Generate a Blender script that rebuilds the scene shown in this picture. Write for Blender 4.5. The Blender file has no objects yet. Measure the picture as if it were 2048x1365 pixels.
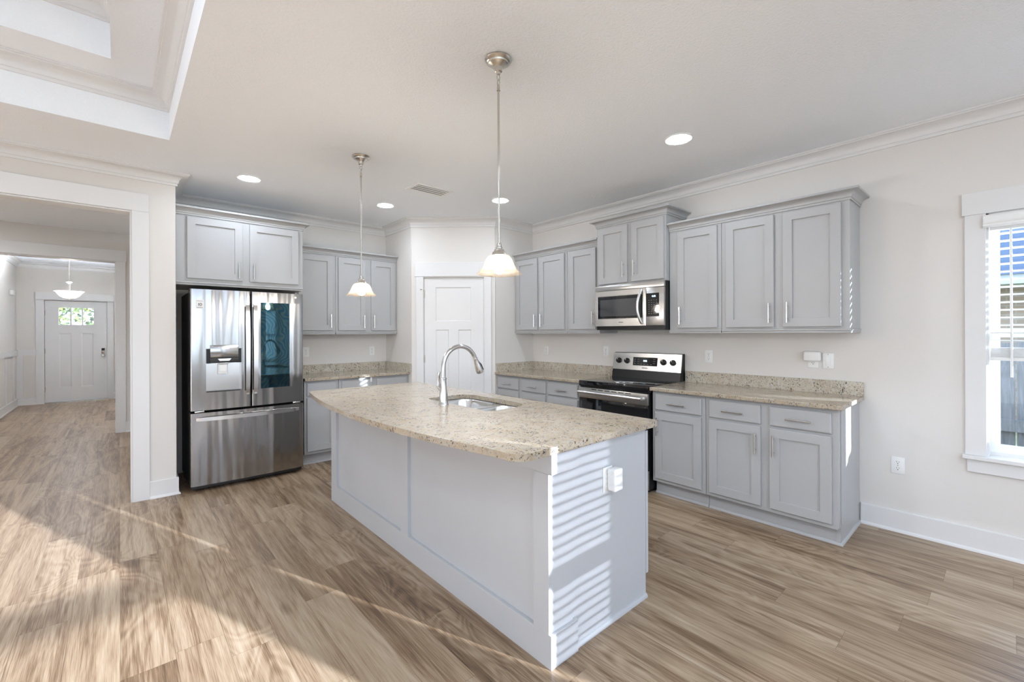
import bpy, bmesh, math, random
from mathutils import Vector, Matrix
random.seed(7)
SC = bpy.context.scene
COL = SC.collection
PI = math.pi

# ------------------------------------------------------------------ camera
F_PX, CY_PX, YAW, ROLL, EYE = 881.6, 666.6, math.radians(41.71), -0.0039, 1.378
cd = bpy.data.cameras.new('camera'); cam = bpy.data.objects.new('camera', cd); COL.objects.link(cam)
fw = Vector((math.sin(YAW), math.cos(YAW), 0)); rt = Vector((math.cos(YAW), -math.sin(YAW), 0)); up = Vector((0, 0, 1))
R_ = rt * math.cos(ROLL) + up * math.sin(ROLL); U_ = -rt * math.sin(ROLL) + up * math.cos(ROLL)
mw = Matrix.Identity(4)
for i in range(3):
    mw[i][0] = R_[i]; mw[i][1] = U_[i]; mw[i][2] = -fw[i]
mw[2][3] = EYE
cam.matrix_world = mw
cd.sensor_width = 36; cd.lens = F_PX / 2048 * 36; cd.shift_y = (CY_PX - 682.5) / 2048; cd.clip_start = .05
SC.camera = cam

# ------------------------------------------------------------------ world, sun, exposure
SKY_STRENGTH, SUN_STRENGTH, EXPOSURE = 0.82, 4.4, 2.40
CAN_W, FAR_FILL_W, BULB_W, BOWL_W = 21.0, 54.0, 125.0, 430.0
HALL_FILL_W = 60.0
w = bpy.data.worlds.new('sky'); SC.world = w; w.use_nodes = True
wn = w.node_tree; wn.nodes.clear()
wo = wn.nodes.new('ShaderNodeOutputWorld'); wb = wn.nodes.new('ShaderNodeBackground')
wt = wn.nodes.new('ShaderNodeTexCoord'); ws = wn.nodes.new('ShaderNodeSeparateXYZ'); wr = wn.nodes.new('ShaderNodeValToRGB')
wn.links.new(wt.outputs['Generated'], ws.inputs[0]); wn.links.new(ws.outputs['Z'], wr.inputs[0])
wr.color_ramp.elements[0].position = 0.0; wr.color_ramp.elements[0].color = (.76, .90, 1.10, 1)
wr.color_ramp.elements[1].position = 0.6; wr.color_ramp.elements[1].color = (.50, .72, 1.08, 1)
wn.links.new(wr.outputs[0], wb.inputs[0]); wb.inputs[1].default_value = SKY_STRENGTH
wn.links.new(wb.outputs[0], wo.inputs[0])
sd = Vector((-.36, .933, 0)) ; sd.normalize(); sd = Vector((sd.x, sd.y, -.18)).normalized()
sl = bpy.data.lights.new('sun', 'SUN'); sl.energy = SUN_STRENGTH; sl.angle = math.radians(.36); sl.color = (.90, .97, 1.10)
so = bpy.data.objects.new('sun', sl); COL.objects.link(so); so.rotation_euler = sd.to_track_quat('-Z', 'Y').to_euler(); so.location = (4, -9, 5)
SC.view_settings.view_transform = 'Standard'; SC.view_settings.look = 'None'
SC.view_settings.exposure = EXPOSURE; SC.view_settings.gamma = 1; SC.view_settings.use_curve_mapping = False
cy = SC.cycles
cy.max_bounces = 10; cy.diffuse_bounces = 6; cy.glossy_bounces = 4; cy.transparent_max_bounces = 12
cy.caustics_reflective = False; cy.caustics_refractive = False; cy.sample_clamp_indirect = 6; cy.blur_glossy = .5
cy.use_denoising = True

# ------------------------------------------------------------------ key measures (metres; camera stands at x=y=0)
XR, YB, YQ, XP, YS, ZC = 4.009, 5.462, 4.09, 2.636, 4.78, 2.757
YF = 4.776                      # pantry outer corner on the left return
XD = 3.374                      # pantry outer corner on the right return
XL, YR = -4.5, -4.0             # living room beyond the frame
Y2, Y3, ZH = 8.30, 12.79, 2.80  # second cased opening, front door wall, hall ceiling

# ------------------------------------------------------------------ node helpers
def srgb(r, g, b):
    f = lambda c: ((c / 255 + .055) / 1.055) ** 2.4 if c > 10 else c / 255 / 12.92
    return (f(r), f(g), f(b), 1)
class N:
    def __init__(s, name):
        s.m = bpy.data.materials.new(name); s.m.use_nodes = True; s.t = s.m.node_tree; s.t.nodes.clear()
        s.out = s.t.nodes.new('ShaderNodeOutputMaterial')
    def n(s, typ, **kw):
        d = s.t.nodes.new('ShaderNode' + typ)
        for k, v in kw.items(): setattr(d, k, v)
        return d
    def l(s, a, b): s.t.links.new(a, b)
    def val(s, sock, v):
        if hasattr(v, 'is_output'): s.l(v, sock)
        else: sock.default_value = v
    def math(s, op, a, b=None, c=None, clamp=False):
        d = s.n('Math', operation=op, use_clamp=clamp)
        for i, v in enumerate((a, b, c)):
            if v is not None: s.val(d.inputs[i], v)
        return d.outputs[0]
    def mix(s, f, a, b, typ='MIX'):
        d = s.n('MixRGB', blend_type=typ); s.val(d.inputs[0], f); s.val(d.inputs[1], a); s.val(d.inputs[2], b); return d.outputs[0]
    def ramp(s, f, *stops):
        d = s.n('ValToRGB'); cr = d.color_ramp; s.l(f, d.inputs[0])
        while len(cr.elements) < len(stops): cr.elements.new(.5)
        for e, (p, c) in zip(cr.elements, stops):
            e.position = p; e.color = c if len(c) == 4 else (*c, 1)
        return d.outputs[0]
    def noise(s, vec, scale, detail=2, rough=.5, dist=0):
        d = s.n('TexNoise'); s.l(vec, d.inputs['Vector']); d.inputs['Scale'].default_value = scale
        d.inputs['Detail'].default_value = detail; d.inputs['Roughness'].default_value = rough; d.inputs['Distortion'].default_value = dist
        return d.outputs[0]
    def obj(s): return s.n('TexCoord').outputs['Object']
    def pos(s): return s.n('NewGeometry').outputs['Position']
    def comb(s, x, y, z):
        d = s.n('CombineXYZ')
        for i, v in enumerate((x, y, z)): s.val(d.inputs[i], v)
        return d.outputs[0]
    def sep(s, v):
        d = s.n('SeparateXYZ'); s.l(v, d.inputs[0]); return d.outputs
    def bump(s, h, strength=.1, dist=.01):
        d = s.n('Bump'); s.l(h, d.inputs['Height']); d.inputs['Strength'].default_value = strength; d.inputs['Distance'].default_value = dist
        return d.outputs[0]
    def bsdf(s, color, rough=.5, metal=0, spec=.5, normal=None, **kw):
        d = s.n('BsdfPrincipled'); s.val(d.inputs['Base Color'], color); s.val(d.inputs['Roughness'], rough); s.val(d.inputs['Metallic'], metal)
        s.val(d.inputs['Specular IOR Level'], spec)
        if normal is not None: s.l(normal, d.inputs['Normal'])
        for k, v in kw.items(): s.val(d.inputs[k.replace('_', ' ')], v)
        s.l(d.outputs[0], s.out.inputs[0]); return d
MAT = {}
def paint(name, col, rough=.5, spec=.4, tex=0, scale=250, var=.015):
    q = N(name); p = q.pos()
    c = q.mix(var, (*col[:3], 1), q.ramp(q.noise(p, 3), (.3, (0, 0, 0)), (.7, (1, 1, 1))), 'OVERLAY')
    nm = q.bump(q.noise(p, scale, 3, .6), tex, .004) if tex else None
    q.bsdf(c, rough, 0, spec, nm); MAT[name] = q.m; return q.m
paint('wall_paint', srgb(226, 222, 217), .75, .25, .12, 180)
paint('ceiling_paint', srgb(244, 247, 251), .85, .2, 1.0, 70)
paint('trim_white', srgb(228, 227, 226), .35, .4)
paint('cabinet_grey', srgb(180, 180, 180), .38, .4)
paint('island_white', srgb(191, 193, 196), .35, .4)
paint('white_plastic', srgb(240, 240, 238), .3, .5)
paint('slot_dark', srgb(60, 58, 56), .6)
paint('duct_grey', srgb(120, 122, 124), .6)
paint('black_plastic', srgb(16, 16, 17), .35)
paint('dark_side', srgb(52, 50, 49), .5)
paint('shadow_gap', srgb(24, 22, 21), .8)
paint('fence_wood', srgb(150, 152, 156), .85)
paint('house_trim', srgb(190, 192, 195), .7)
paint('roof_shingle', srgb(92, 102, 118), .9, .2, .6, 40)
paint('bounce_concrete', srgb(222, 220, 216), .9, .1)
paint('soil', srgb(150, 140, 120), .95, .1)
paint('ink', srgb(22, 22, 24), .6)
paint('grey_ink', srgb(120, 122, 124), .6)
paint('outlet_grey', srgb(120, 120, 118), .6)

def metal(name, col, rough=.25, aniso=0, wav=0, wscale=(2.2, 2.2, .8)):
    q = N(name); o = q.obj(); nm = None
    if wav:
        s3 = q.sep(o); v = q.comb(q.math('MULTIPLY', s3[0], wscale[0]), q.math('MULTIPLY', s3[1], wscale[1]), q.math('MULTIPLY', s3[2], wscale[2]))
        nm = q.bump(q.noise(v, 1.6, 1), wav, .05)
    b = q.bsdf(col, rough, 1, .5, nm)
    if aniso:
        b.inputs['Anisotropic'].default_value = aniso
        t = q.n('Tangent', direction_type='RADIAL', axis='Z'); q.l(t.outputs[0], b.inputs['Tangent'])
    MAT[name] = q.m
metal('stainless', (.62, .61, .59, 1), .24, .6, .10)
metal('fridge_steel', (.37, .36, .35, 1), .17, .45, .34, (6.5, 6.5, .40))
metal('handle_steel', (.70, .69, .67, 1), .2)
metal('satin_nickel', (.60, .57, .52, 1), .26)
metal('faucet_steel', (.62, .61, .60, 1), .2)
metal('sink_steel', (.66, .66, .66, 1), .22, .5)
metal('brass_hinge', (.50, .46, .40, 1), .35)

q = N('black_glass'); q.bsdf((.008, .008, .009, 1), .04, 0, .6); MAT['black_glass'] = q.m
q = N('smoked_window')
q.bsdf((.05, .052, .056, 1), .08, 0, .8, Coat_Weight=.6, Coat_Roughness=.03); MAT['smoked_window'] = q.m
# cook top: black ceramic with fine white specks
q = N('cooktop_glass'); p = q.obj()
sp = q.ramp(q.noise(p, 420, 1, .5), (.70, (0, 0, 0)), (.74, (1, 1, 1)))
q.bsdf(q.mix(sp, (.006, .006, .007, 1), (.10, .10, .11, 1)), .05, 0, .6); MAT['cooktop_glass'] = q.m
# fridge door glass: dark mirror pane; ringed film imitates the bluish window reflection
q = N('mirror_pane'); s3 = q.sep(q.obj())
dx = q.math('MULTIPLY', q.math('SUBTRACT', s3[0], .53), 4.0); dz = q.math('MULTIPLY', q.math('SUBTRACT', s3[2], 1.30), 2.2)
wob = q.noise(q.comb(q.math('MULTIPLY', s3[0], 3.0), 0.0, q.math('MULTIPLY', s3[2], 3.0)), 1.3, 2, .5)
dd = q.math('SQRT', q.math('ADD', q.math('MULTIPLY', dx, dx), q.math('MULTIPLY', dz, dz)))
ring = q.math('SINE', q.math('MULTIPLY', q.math('ADD', q.math('MULTIPLY', dd, 1.0), q.math('MULTIPLY', wob, 1.2)), 60.0))
thick = q.math('MULTIPLY_ADD', ring, 14.0, 175.0)
b = q.bsdf((.006, .011, .014, 1), .03, 0, 1.0)
b.inputs['IOR'].default_value = 1.55
b.inputs['Thin Film Thickness'].default_value = 240; q.l(thick, b.inputs['Thin Film Thickness']); b.inputs['Thin Film IOR'].default_value = 1.33
MAT['mirror_pane'] = q.m

def glass(name, tint=(1, 1, 1, 1), refl=.08):
    q = N(name); t = q.n('BsdfTransparent'); t.inputs[0].default_value = tint
    g = q.n('BsdfGlossy'); g.inputs['Roughness'].default_value = .02
    lw = q.n('LayerWeight'); lw.inputs[0].default_value = .5
    m = q.n('MixShader'); q.l(q.math('MULTIPLY_ADD', q.math('POWER', lw.outputs['Facing'], 4.0), .5, .03), m.inputs[0]); q.l(t.outputs[0], m.inputs[1]); q.l(g.outputs[0], m.inputs[2]); q.l(m.outputs[0], q.out.inputs[0])
    MAT[name] = q.m
glass('window_glass', (.95, .98, 1, 1))
def emit(name, col, st):
    q = N(name); e = q.n('Emission'); e.inputs[0].default_value = (*col, 1); e.inputs[1].default_value = st; q.l(e.outputs[0], q.out.inputs[0]); MAT[name] = q.m
emit('can_lens', (.86, .97, 1.12), CAN_W)
emit('far_fill_lens', (.81, .95, 1.11), FAR_FILL_W)
emit('hall_fill_lens', (.92, .98, 1.05), HALL_FILL_W)
emit('bulb_glow', (.92, .96, 1.03), BULB_W)
emit('bowl_bulb_glow', (.90, .97, 1.07), BOWL_W)
emit('clock_digits', (.45, .8, 1), 1.6)
emit('lcd_glow', (.4, .65, .75), .5)
# alabaster lamp glass: veined, partly clear
def alabaster(name, body, clear, tint):
    q = N(name); p = q.pos()
    c = q.ramp(q.noise(p, 16, 3, .6, 1.4), (.3, tuple(v * body for v in (1, .90, .78))), (.7, tuple(v * body for v in (.95, .72, .50))))
    tr = q.n('BsdfTranslucent'); q.l(c, tr.inputs[0]); df = q.n('BsdfPrincipled'); q.l(c, df.inputs['Base Color']); df.inputs['Roughness'].default_value = .2
    tp = q.n('BsdfTransparent'); q.l(q.ramp(q.noise(p, 16, 3, .6, 1.4), (.3, tint), (.7, (1, .90, .76))), tp.inputs[0])
    m1 = q.n('MixShader'); m1.inputs[0].default_value = .5; q.l(tr.outputs[0], m1.inputs[1]); q.l(df.outputs[0], m1.inputs[2])
    m2 = q.n('MixShader'); m2.inputs[0].default_value = clear; q.l(m1.outputs[0], m2.inputs[1]); q.l(tp.outputs[0], m2.inputs[2]); q.l(m2.outputs[0], q.out.inputs[0]); MAT[name] = q.m
alabaster('alabaster_glass', .10, .72, (1, .95, .88))
alabaster('bowl_glass', .36, .06, (1, .95, .88))

# wood-look planks running along y
q = N('floor_planks'); x, y, z = q.sep(q.obj())
PW, PL = .178, 1.22
rx = q.math('DIVIDE', x, PW); row = q.math('FLOOR', rx); fx = q.math('FRACT', rx)
wn1 = q.n('TexWhiteNoise', noise_dimensions='1D'); q.l(row, wn1.inputs['W'])
ry = q.math('ADD', q.math('DIVIDE', y, PL), q.math('MULTIPLY', wn1.outputs[0], 7.0)); colm = q.math('FLOOR', ry); fy = q.math('FRACT', ry)
wn2 = q.n('TexWhiteNoise', noise_dimensions='2D'); q.l(q.comb(row, colm, 0.0), wn2.inputs['Vector'])
idv = wn2.outputs[0]; ids = q.sep(wn2.outputs[1])
gx = q.math('ADD', x, q.math('MULTIPLY', ids[0], 31.0)); gy = q.math('ADD', y, q.math('MULTIPLY', ids[1], 17.0))
v1 = q.comb(q.math('MULTIPLY', gx, 9.0), q.math('MULTIPLY', gy, .75), q.math('MULTIPLY', ids[2], 9.0))
v2 = q.comb(q.math('MULTIPLY', gx, 62.0), q.math('MULTIPLY', gy, 1.3), 0.0); v4 = q.comb(q.math('MULTIPLY', gx, 270.0), q.math('MULTIPLY', gy, 6.0), 3.0)
v3 = q.comb(q.math('MULTIPLY', gx, 3.6), q.math('MULTIPLY', gy, 1.1), ids[2])
broad = q.noise(v1, 1.0, 4, .6, 1.3)
fine = q.noise(v2, 1.0, 3, .6, .5); hair = q.noise(v4, 1.0, 2, .6, .3)
cath = q.math('SINE', q.math('MULTIPLY', q.noise(v3, 1.0, 2, .5, .6), 105.0))
vor = q.n('TexVoronoi', feature='F1'); q.l(q.comb(q.math('MULTIPLY', gx, 5.5), q.math('MULTIPLY', gy, 1.9), 0.0), vor.inputs['Vector']); vor.inputs['Scale'].default_value = 1.0
knot = q.ramp(vor.outputs['Distance'], (.02, (1, 1, 1)), (.17, (0, 0, 0)))
knotm = q.math('MULTIPLY', knot, q.ramp(q.noise(v3, 2.3, 0), (.52, (0, 0, 0)), (.6, (1, 1, 1))))
tone = q.math('ADD', q.math('MULTIPLY_ADD', broad, .8, .10), q.math('MULTIPLY', q.math('SUBTRACT', fine, .5), .42))
tone = q.math('ADD', tone, q.math('MULTIPLY', q.math('SUBTRACT', hair, .5), .48))
tone = q.math('ADD', tone, q.math('MULTIPLY', q.math('MULTIPLY', cath, q.math('GREATER_THAN', ids[1], .55)), .045))
tone = q.math('ADD', tone, q.math('MULTIPLY', q.math('SUBTRACT', idv, .5), .17))
colr = q.ramp(tone, (.20, srgb(78, 58, 40)), (.38, srgb(128, 104, 80)), (.54, srgb(163, 141, 116)), (.80, srgb(188, 171, 149)))
colr = q.mix(q.math('MULTIPLY', knotm, .75), colr, srgb(80, 60, 45))
ex = q.math('MULTIPLY', q.math('MINIMUM', fx, q.math('SUBTRACT', 1.0, fx)), PW); ey = q.math('MULTIPLY', q.math('MINIMUM', fy, q.math('SUBTRACT', 1.0, fy)), PL)
gap = q.math('LESS_THAN', q.math('MINIMUM', ex, ey), .0011)
colr = q.mix(q.math('MULTIPLY', gap, .45), colr, srgb(70, 54, 42))
hgt = q.math('SUBTRACT', q.math('MULTIPLY', fine, .25), gap)
q.bsdf(colr, q.math('MULTIPLY_ADD', fine, .16, .27), 0, .42, q.bump(hgt, .25, .0015)); MAT['floor_planks'] = q.m

# speckled granite
def granite(name, base, tan, grey, dark=.60, dscale=1.0):
    q = N(name); p = q.pos()
    cl = q.noise(p, 9, 4, .62, .8); cl2 = q.noise(p, 55, 3, .6)
    c = q.mix(q.ramp(cl, (.36, (0, 0, 0)), (.62, (1, 1, 1))), base, tan)
    c = q.mix(q.ramp(cl2, (.50, (0, 0, 0)), (.62, (.75, .75, .75))), c, grey)
    v = q.n('TexVoronoi', feature='F1'); q.l(p, v.inputs['Vector']); v.inputs['Scale'].default_value = 95 * dscale
    cell = q.sep(v.outputs['Color'])[0]
    gm = q.math('MULTIPLY', q.math('GREATER_THAN', cell, .74), q.ramp(q.noise(p, 120, 2), (.42, (0, 0, 0)), (.52, (1, 1, 1))))
    c = q.mix(q.math('MULTIPLY', gm, .8), c, (.46, .38, .29, 1))
    pv = q.n('Mapping'); q.l(p, pv.inputs[0]); pv.inputs['Rotation'].default_value = (0, 0, .6); pv.inputs['Scale'].default_value = (1, 1.6, 1.2)
    d1 = q.noise(pv.outputs[0], 68 * dscale, 4, .7, .5); d2 = q.noise(p, 14, 2)
    th = q.math('ADD', d1, q.math('MULTIPLY', q.math('SUBTRACT', d2, .5), .22))
    c = q.mix(q.ramp(th, (dark, (0, 0, 0)), (dark + .035, (.92, .92, .92))), c, (.045, .036, .032, 1))
    q.bsdf(c, .12, 0, .5); MAT[name] = q.m
granite('granite', (.48, .41, .31, 1), (.41, .325, .225, 1), (.42, .40, .37, 1), .578, 1.0)
granite('granite_wall', (.62, .57, .47, 1), (.52, .45, .34, 1), (.58, .56, .52, 1), .575, 1.0)

# brick and leaves outside
q = N('brick'); bt = q.n('TexBrick'); s3 = q.sep(q.obj()); q.l(q.comb(s3[1], s3[2], 0.0), bt.inputs['Vector']); bt.inputs['Scale'].default_value = 1
bt.inputs['Brick Width'].default_value = .21; bt.inputs['Row Height'].default_value = .075; bt.inputs['Mortar Size'].default_value = .008
bt.inputs['Color1'].default_value = srgb(150, 126, 104); bt.inputs['Color2'].default_value = srgb(134, 114, 98); bt.inputs['Mortar'].default_value = srgb(150, 138, 124)
q.bsdf(bt.outputs[0], .9); MAT['brick'] = q.m
q = N('leaves'); oi = q.n('NewGeometry'); c = q.ramp(q.noise(q.pos(), 6, 2), (.3, srgb(32, 48, 24)), (.5, srgb(82, 94, 40)), (.7, srgb(128, 118, 62))); q.bsdf(c, .7); MAT['leaves'] = q.m
q = N('lawn'); c = q.ramp(q.noise(q.pos(), 3, 4), (.3, srgb(120, 130, 80)), (.7, srgb(165, 160, 115))); q.bsdf(c, .9); MAT['lawn'] = q.m
q = N('weathered_board'); s3 = q.sep(q.obj())
v = q.comb(q.math('MULTIPLY', s3[1], 22.0), q.math('MULTIPLY', s3[2], 2.0), s3[0]); c = q.ramp(q.noise(v, 1.2, 4, .6, 1.5), (.25, srgb(84, 86, 88)), (.5, srgb(118, 120, 122)), (.75, srgb(142, 144, 146)))
q.bsdf(c, .9); MAT['weathered_board'] = q.m

# ------------------------------------------------------------------ mesh helpers
class B:
    def __init__(s): s.bm = bmesh.new()
    def box(s, x0, x1, y0, y1, z0, z1, bev=0, seg=2):
        x0, x1 = sorted((x0, x1)); y0, y1 = sorted((y0, y1)); z0, z1 = sorted((z0, z1))
        vs = [s.bm.verts.new((x, y, z)) for x in (x0, x1) for y in (y0, y1) for z in (z0, z1)]
        fs = [s.bm.faces.new([vs[i] for i in f]) for f in ((0, 1, 3, 2), (4, 6, 7, 5), (0, 4, 5, 1), (2, 3, 7, 6), (0, 2, 6, 4), (1, 5, 7, 3))]
        if bev:
            es = list({e for f in fs for e in f.edges})
            bmesh.ops.bevel(s.bm, geom=es, offset=bev, segments=seg, affect='EDGES', profile=.5)
        return s
    def face(s, pts): 
        return s.bm.faces.new([s.bm.verts.new(p) for p in pts])
    def prism(s, poly, z0, z1, fn=None):
        """polygon (a,b) extruded along c; fn maps (a,b,c)->xyz"""
        fn = fn or (lambda a, b, c: (a, b, c))
        lo = [s.bm.verts.new(fn(a, b, z0)) for a, b in poly]; hi = [s.bm.verts.new(fn(a, b, z1)) for a, b in poly]
        n = len(poly)
        s.bm.faces.new(lo[::-1]); s.bm.faces.new(hi)
        for i in range(n): s.bm.faces.new((lo[i], lo[(i + 1) % n], hi[(i + 1) % n], hi[i]))
        return s
    def lathe(s, prof, c=(0, 0, 0), seg=32, axis='z'):
        cx, cy_, cz = c; rings = []
        def P(r, h, a):
            u, v = r * math.cos(a), r * math.sin(a)
            return {'z': (cx + u, cy_ + v, cz + h), 'y': (cx + u, cy_ + h, cz + v), 'x': (cx + h, cy_ + u, cz + v)}[axis]
        for r, h in prof:
            if r < 1e-6: rings.append([s.bm.verts.new(P(0, h, 0))])
            else: rings.append([s.bm.verts.new(P(r, h, 2 * PI * i / seg)) for i in range(seg)])
        for a, b in zip(rings, rings[1:]):
            for i in range(seg):
                j = (i + 1) % seg
                if len(a) == 1 and len(b) == 1: continue
                if len(a) == 1: s.bm.faces.new((a[0], b[i], b[j]))
                elif len(b) == 1: s.bm.faces.new((a[i], a[j], b[0]))
                else: s.bm.faces.new((a[i], a[j], b[j], b[i]))
        return s
    def tube(s, pts, r, seg=12, rads=None, caps=True):
        pts = [Vector(p) for p in pts]; rings = []
        ref = Vector((0, 0, 1)) if abs((pts[1] - pts[0]).normalized().z) < .9 else Vector((0, 1, 0))
        for i, p in enumerate(pts):
            t = (pts[min(i + 1, len(pts) - 1)] - pts[max(i - 1, 0)]).normalized()
            u = (ref - t * ref.dot(t)).normalized(); v = t.cross(u); ref = u
            rr = rads[i] if rads else r
            rings.append([s.bm.verts.new(p + (u * math.cos(2 * PI * k / seg) + v * math.sin(2 * PI * k / seg)) * rr) for k in range(seg)])
        for a, b in zip(rings, rings[1:]):
            for k in range(seg): s.bm.faces.new((a[k], a[(k + 1) % seg], b[(k + 1) % seg], b[k]))
        if caps: s.bm.faces.new(rings[0][::-1]); s.bm.faces.new(rings[-1])
        return s
    def sweep(s, path, prof, closed=False):
        """prof: closed polygon of (offset to the right of travel, z); path: xy points"""
        P = [Vector((p[0], p[1])) for p in path]; n = len(P); rings = []
        for i, p in enumerate(P):
            d0 = (P[i] - P[i - 1]).normalized() if (i > 0 or closed) else None
            d1 = (P[(i + 1) % n] - P[i]).normalized() if (i < n - 1 or closed) else None
            d0 = d0 or d1; d1 = d1 or d0
            n0 = Vector((d0.y, -d0.x)); n1 = Vector((d1.y, -d1.x)); m = (n0 + n1) / (1 + n0.dot(n1))
            rings.append([s.bm.verts.new((p.x + m.x * o, p.y + m.y * o, z)) for o, z in prof])
        k = len(prof)
        pairs = list(zip(rings, rings[1:])) + ([(rings[-1], rings[0])] if closed else [])
        for a, b in pairs:
            for i in range(k): s.bm.faces.new((a[i], a[(i + 1) % k], b[(i + 1) % k], b[i]))
        if not closed: s.bm.faces.new(rings[0]); s.bm.faces.new(rings[-1][::-1])
        return s
    def obj(s, name, mat, parent=None, smooth=True, loc=None, rotz=0, bevel=0, bseg=2):
        bm = s.bm
        bmesh.ops.recalc_face_normals(bm, faces=bm.faces[:])
        for f in bm.faces: f.smooth = smooth
        if smooth:
            for e in bm.edges:
                if len(e.link_faces) == 2 and e.calc_face_angle(0) > math.radians(33): e.smooth = False
        me = bpy.data.meshes.new(name); bm.to_mesh(me); bm.free()
        for m in (mat if isinstance(mat, (list, tuple)) else [mat]): me.materials.append(MAT[m])
        o = bpy.data.objects.new(name, me); COL.objects.link(o)
        if parent is not None: o.parent = parent
        if loc: o.location = loc
        if rotz: o.rotation_euler = (0, 0, rotz)
        if bevel:
            md = o.modifiers.new('edge', 'BEVEL'); md.width = bevel; md.segments = bseg; md.limit_method = 'ANGLE'; md.angle_limit = math.radians(40)
        return o
def thing(name, label, cat, loc=(0, 0, 0), rotz=0, group=None):
    o = bpy.data.objects.new(name, None); COL.objects.link(o); o.location = loc; o.rotation_euler = (0, 0, rotz); o.empty_display_size = .1
    o['label'] = label; o['category'] = cat
    if group: o['group'] = group
    return o
def tag(o, label, cat, group=None):
    o['label'] = label; o['category'] = cat
    if group: o['group'] = group
    return o
def struct(o, label=None, cat=None):
    o['kind'] = 'structure'
    if label: o['label'] = label
    if cat: o['category'] = cat
    return o
def sroot(name, label, cat, loc=(0, 0, 0), rotz=0):
    o = thing(name, label, cat, loc, rotz); o['kind'] = 'structure'; return o
def text(name, body, size, mat, parent, loc, rot, depth=.0006, align='CENTER', sx=1.0):
    cu = bpy.data.curves.new(name, 'FONT'); cu.body = body; cu.size = size; cu.align_x = align; cu.align_y = 'CENTER'; cu.extrude = depth
    t = bpy.data.objects.new(name + '_curve', cu); COL.objects.link(t)
    dg = bpy.context.evaluated_depsgraph_get(); me = bpy.data.meshes.new_from_object(t.evaluated_get(dg))
    bpy.data.objects.remove(t); bpy.data.curves.remove(cu)
    me.materials.clear(); me.materials.append(MAT[mat])
    o = bpy.data.objects.new(name, me); COL.objects.link(o); o.parent = parent; o.location = loc; o.rotation_euler = rot; o.scale = (sx, 1, 1)
    return o
FRONT = (PI / 2, 0, 0)          # text that faces local -y

# ------------------------------------------------------------------ room shell
o = B().box(-6.2, 4.2, -4.3, 13.0, -.06, 0).obj('floor', 'floor_planks', smooth=False); struct(o, 'wood-look plank floor through kitchen and hall', 'floor')

# ceiling with a two-step tray on the left
T1 = (-3.7, .27, -2.9, 3.95); T2 = (-3.4, -.032, -2.55, 3.605); Z1, Z2 = 3.05, 3.36
b = B()
def ringfaces(b, o, i, z):
    ox0, ox1, oy0, oy1 = o; ix0, ix1, iy0, iy1 = i
    for p in (((ox0, oy0), (ox1, oy0), (ix1, iy0), (ix0, iy0)), ((ox1, oy0), (ox1, oy1), (ix1, iy1), (ix1, iy0)),
              ((ox1, oy1), (ox0, oy1), (ix0, iy1), (ix1, iy1)), ((ox0, oy1), (ox0, oy0), (ix0, iy0), (ix0, iy1))):
        b.face([(x, y, z) for x, y in p])
def riser(b, r, za, zb):
    x0, x1, y0, y1 = r; c = [(x0, y0), (x1, y0), (x1, y1), (x0, y1)]
    for k in range(4):
        (ax, ay), (bx, by) = c[k], c[(k + 1) % 4]; b.face([(ax, ay, za), (bx, by, za), (bx, by, zb), (ax, ay, zb)])
ringfaces(b, (XL - .12, XR + .12, YR - .12, 5.6), T1, ZC); riser(b, T1, ZC, Z1); ringfaces(b, T1, T2, Z1); riser(b, T2, Z1, Z2)
b.face([(T2[0], T2[2], Z2), (T2[1], T2[2], Z2), (T2[1], T2[3], Z2), (T2[0], T2[3], Z2)])
o = b.obj('ceiling', 'ceiling_paint', smooth=False); struct(o, 'white ceiling with a stepped tray', 'ceiling')
o = B().box(-3.2, .36, 4.90, Y2 + .1, ZH, ZH + .05).obj('ceiling_hall', 'ceiling_paint', smooth=False); struct(o)
o = B().box(-1.65, 1.0, Y2 + .1, Y3 + .12, ZH, ZH + .05).obj('ceiling_foyer', 'ceiling_paint', smooth=False); struct(o)

def wall_x(b, x0, x1, y0, y1, z1, holes=()):
    """wall slab along y with rectangular holes (ya,yb,za,zb)"""
    hs = sorted(holes); y = y0
    for ya, yb, za, zb in hs:
        if ya > y: b.box(x0, x1, y, ya, 0, z1)
        if za > 0: b.box(x0, x1, ya, yb, 0, za)
        if zb < z1: b.box(x0, x1, ya, yb, zb, z1)
        y = yb
    if y < y1: b.box(x0, x1, y, y1, 0, z1)
    return b
def wall_y(b, x0, x1, y0, y1, z1, holes=()):
    hs = sorted(holes); x = x0
    for xa, xb, za, zb in hs:
        if xa > x: b.box(x, xa, y0, y1, 0, z1)
        if za > 0: b.box(xa, xb, y0, y1, 0, za)
        if zb < z1: b.box(xa, xb, y0, y1, zb, z1)
        x = xb
    if x < x1: b.box(x, x1, y0, y1, 0, z1)
    return b
WIN = (-.66, .083, .603, 2.105)
struct(wall_x(B(), XR, XR + .12, YR - .12, YQ + .12, ZC, [WIN]).obj('wall_right', 'wall_paint', smooth=False), 'warm white wall behind the range', 'wall')
struct(B().box(.367, XP + .12, YB, YB + .12, 0, ZC).obj('wall_back', 'wall_paint', smooth=False), 'warm white wall behind the fridge', 'wall')
struct(B().box(XP, XP + .12, YF + .01, YB, 0, ZC).obj('wall_pantry_left', 'wall_paint', smooth=False))
struct(B().box(XD + .01, XR, YQ, YQ + .12, 0, ZC).obj('wall_pantry_right', 'wall_paint', smooth=False))
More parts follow.
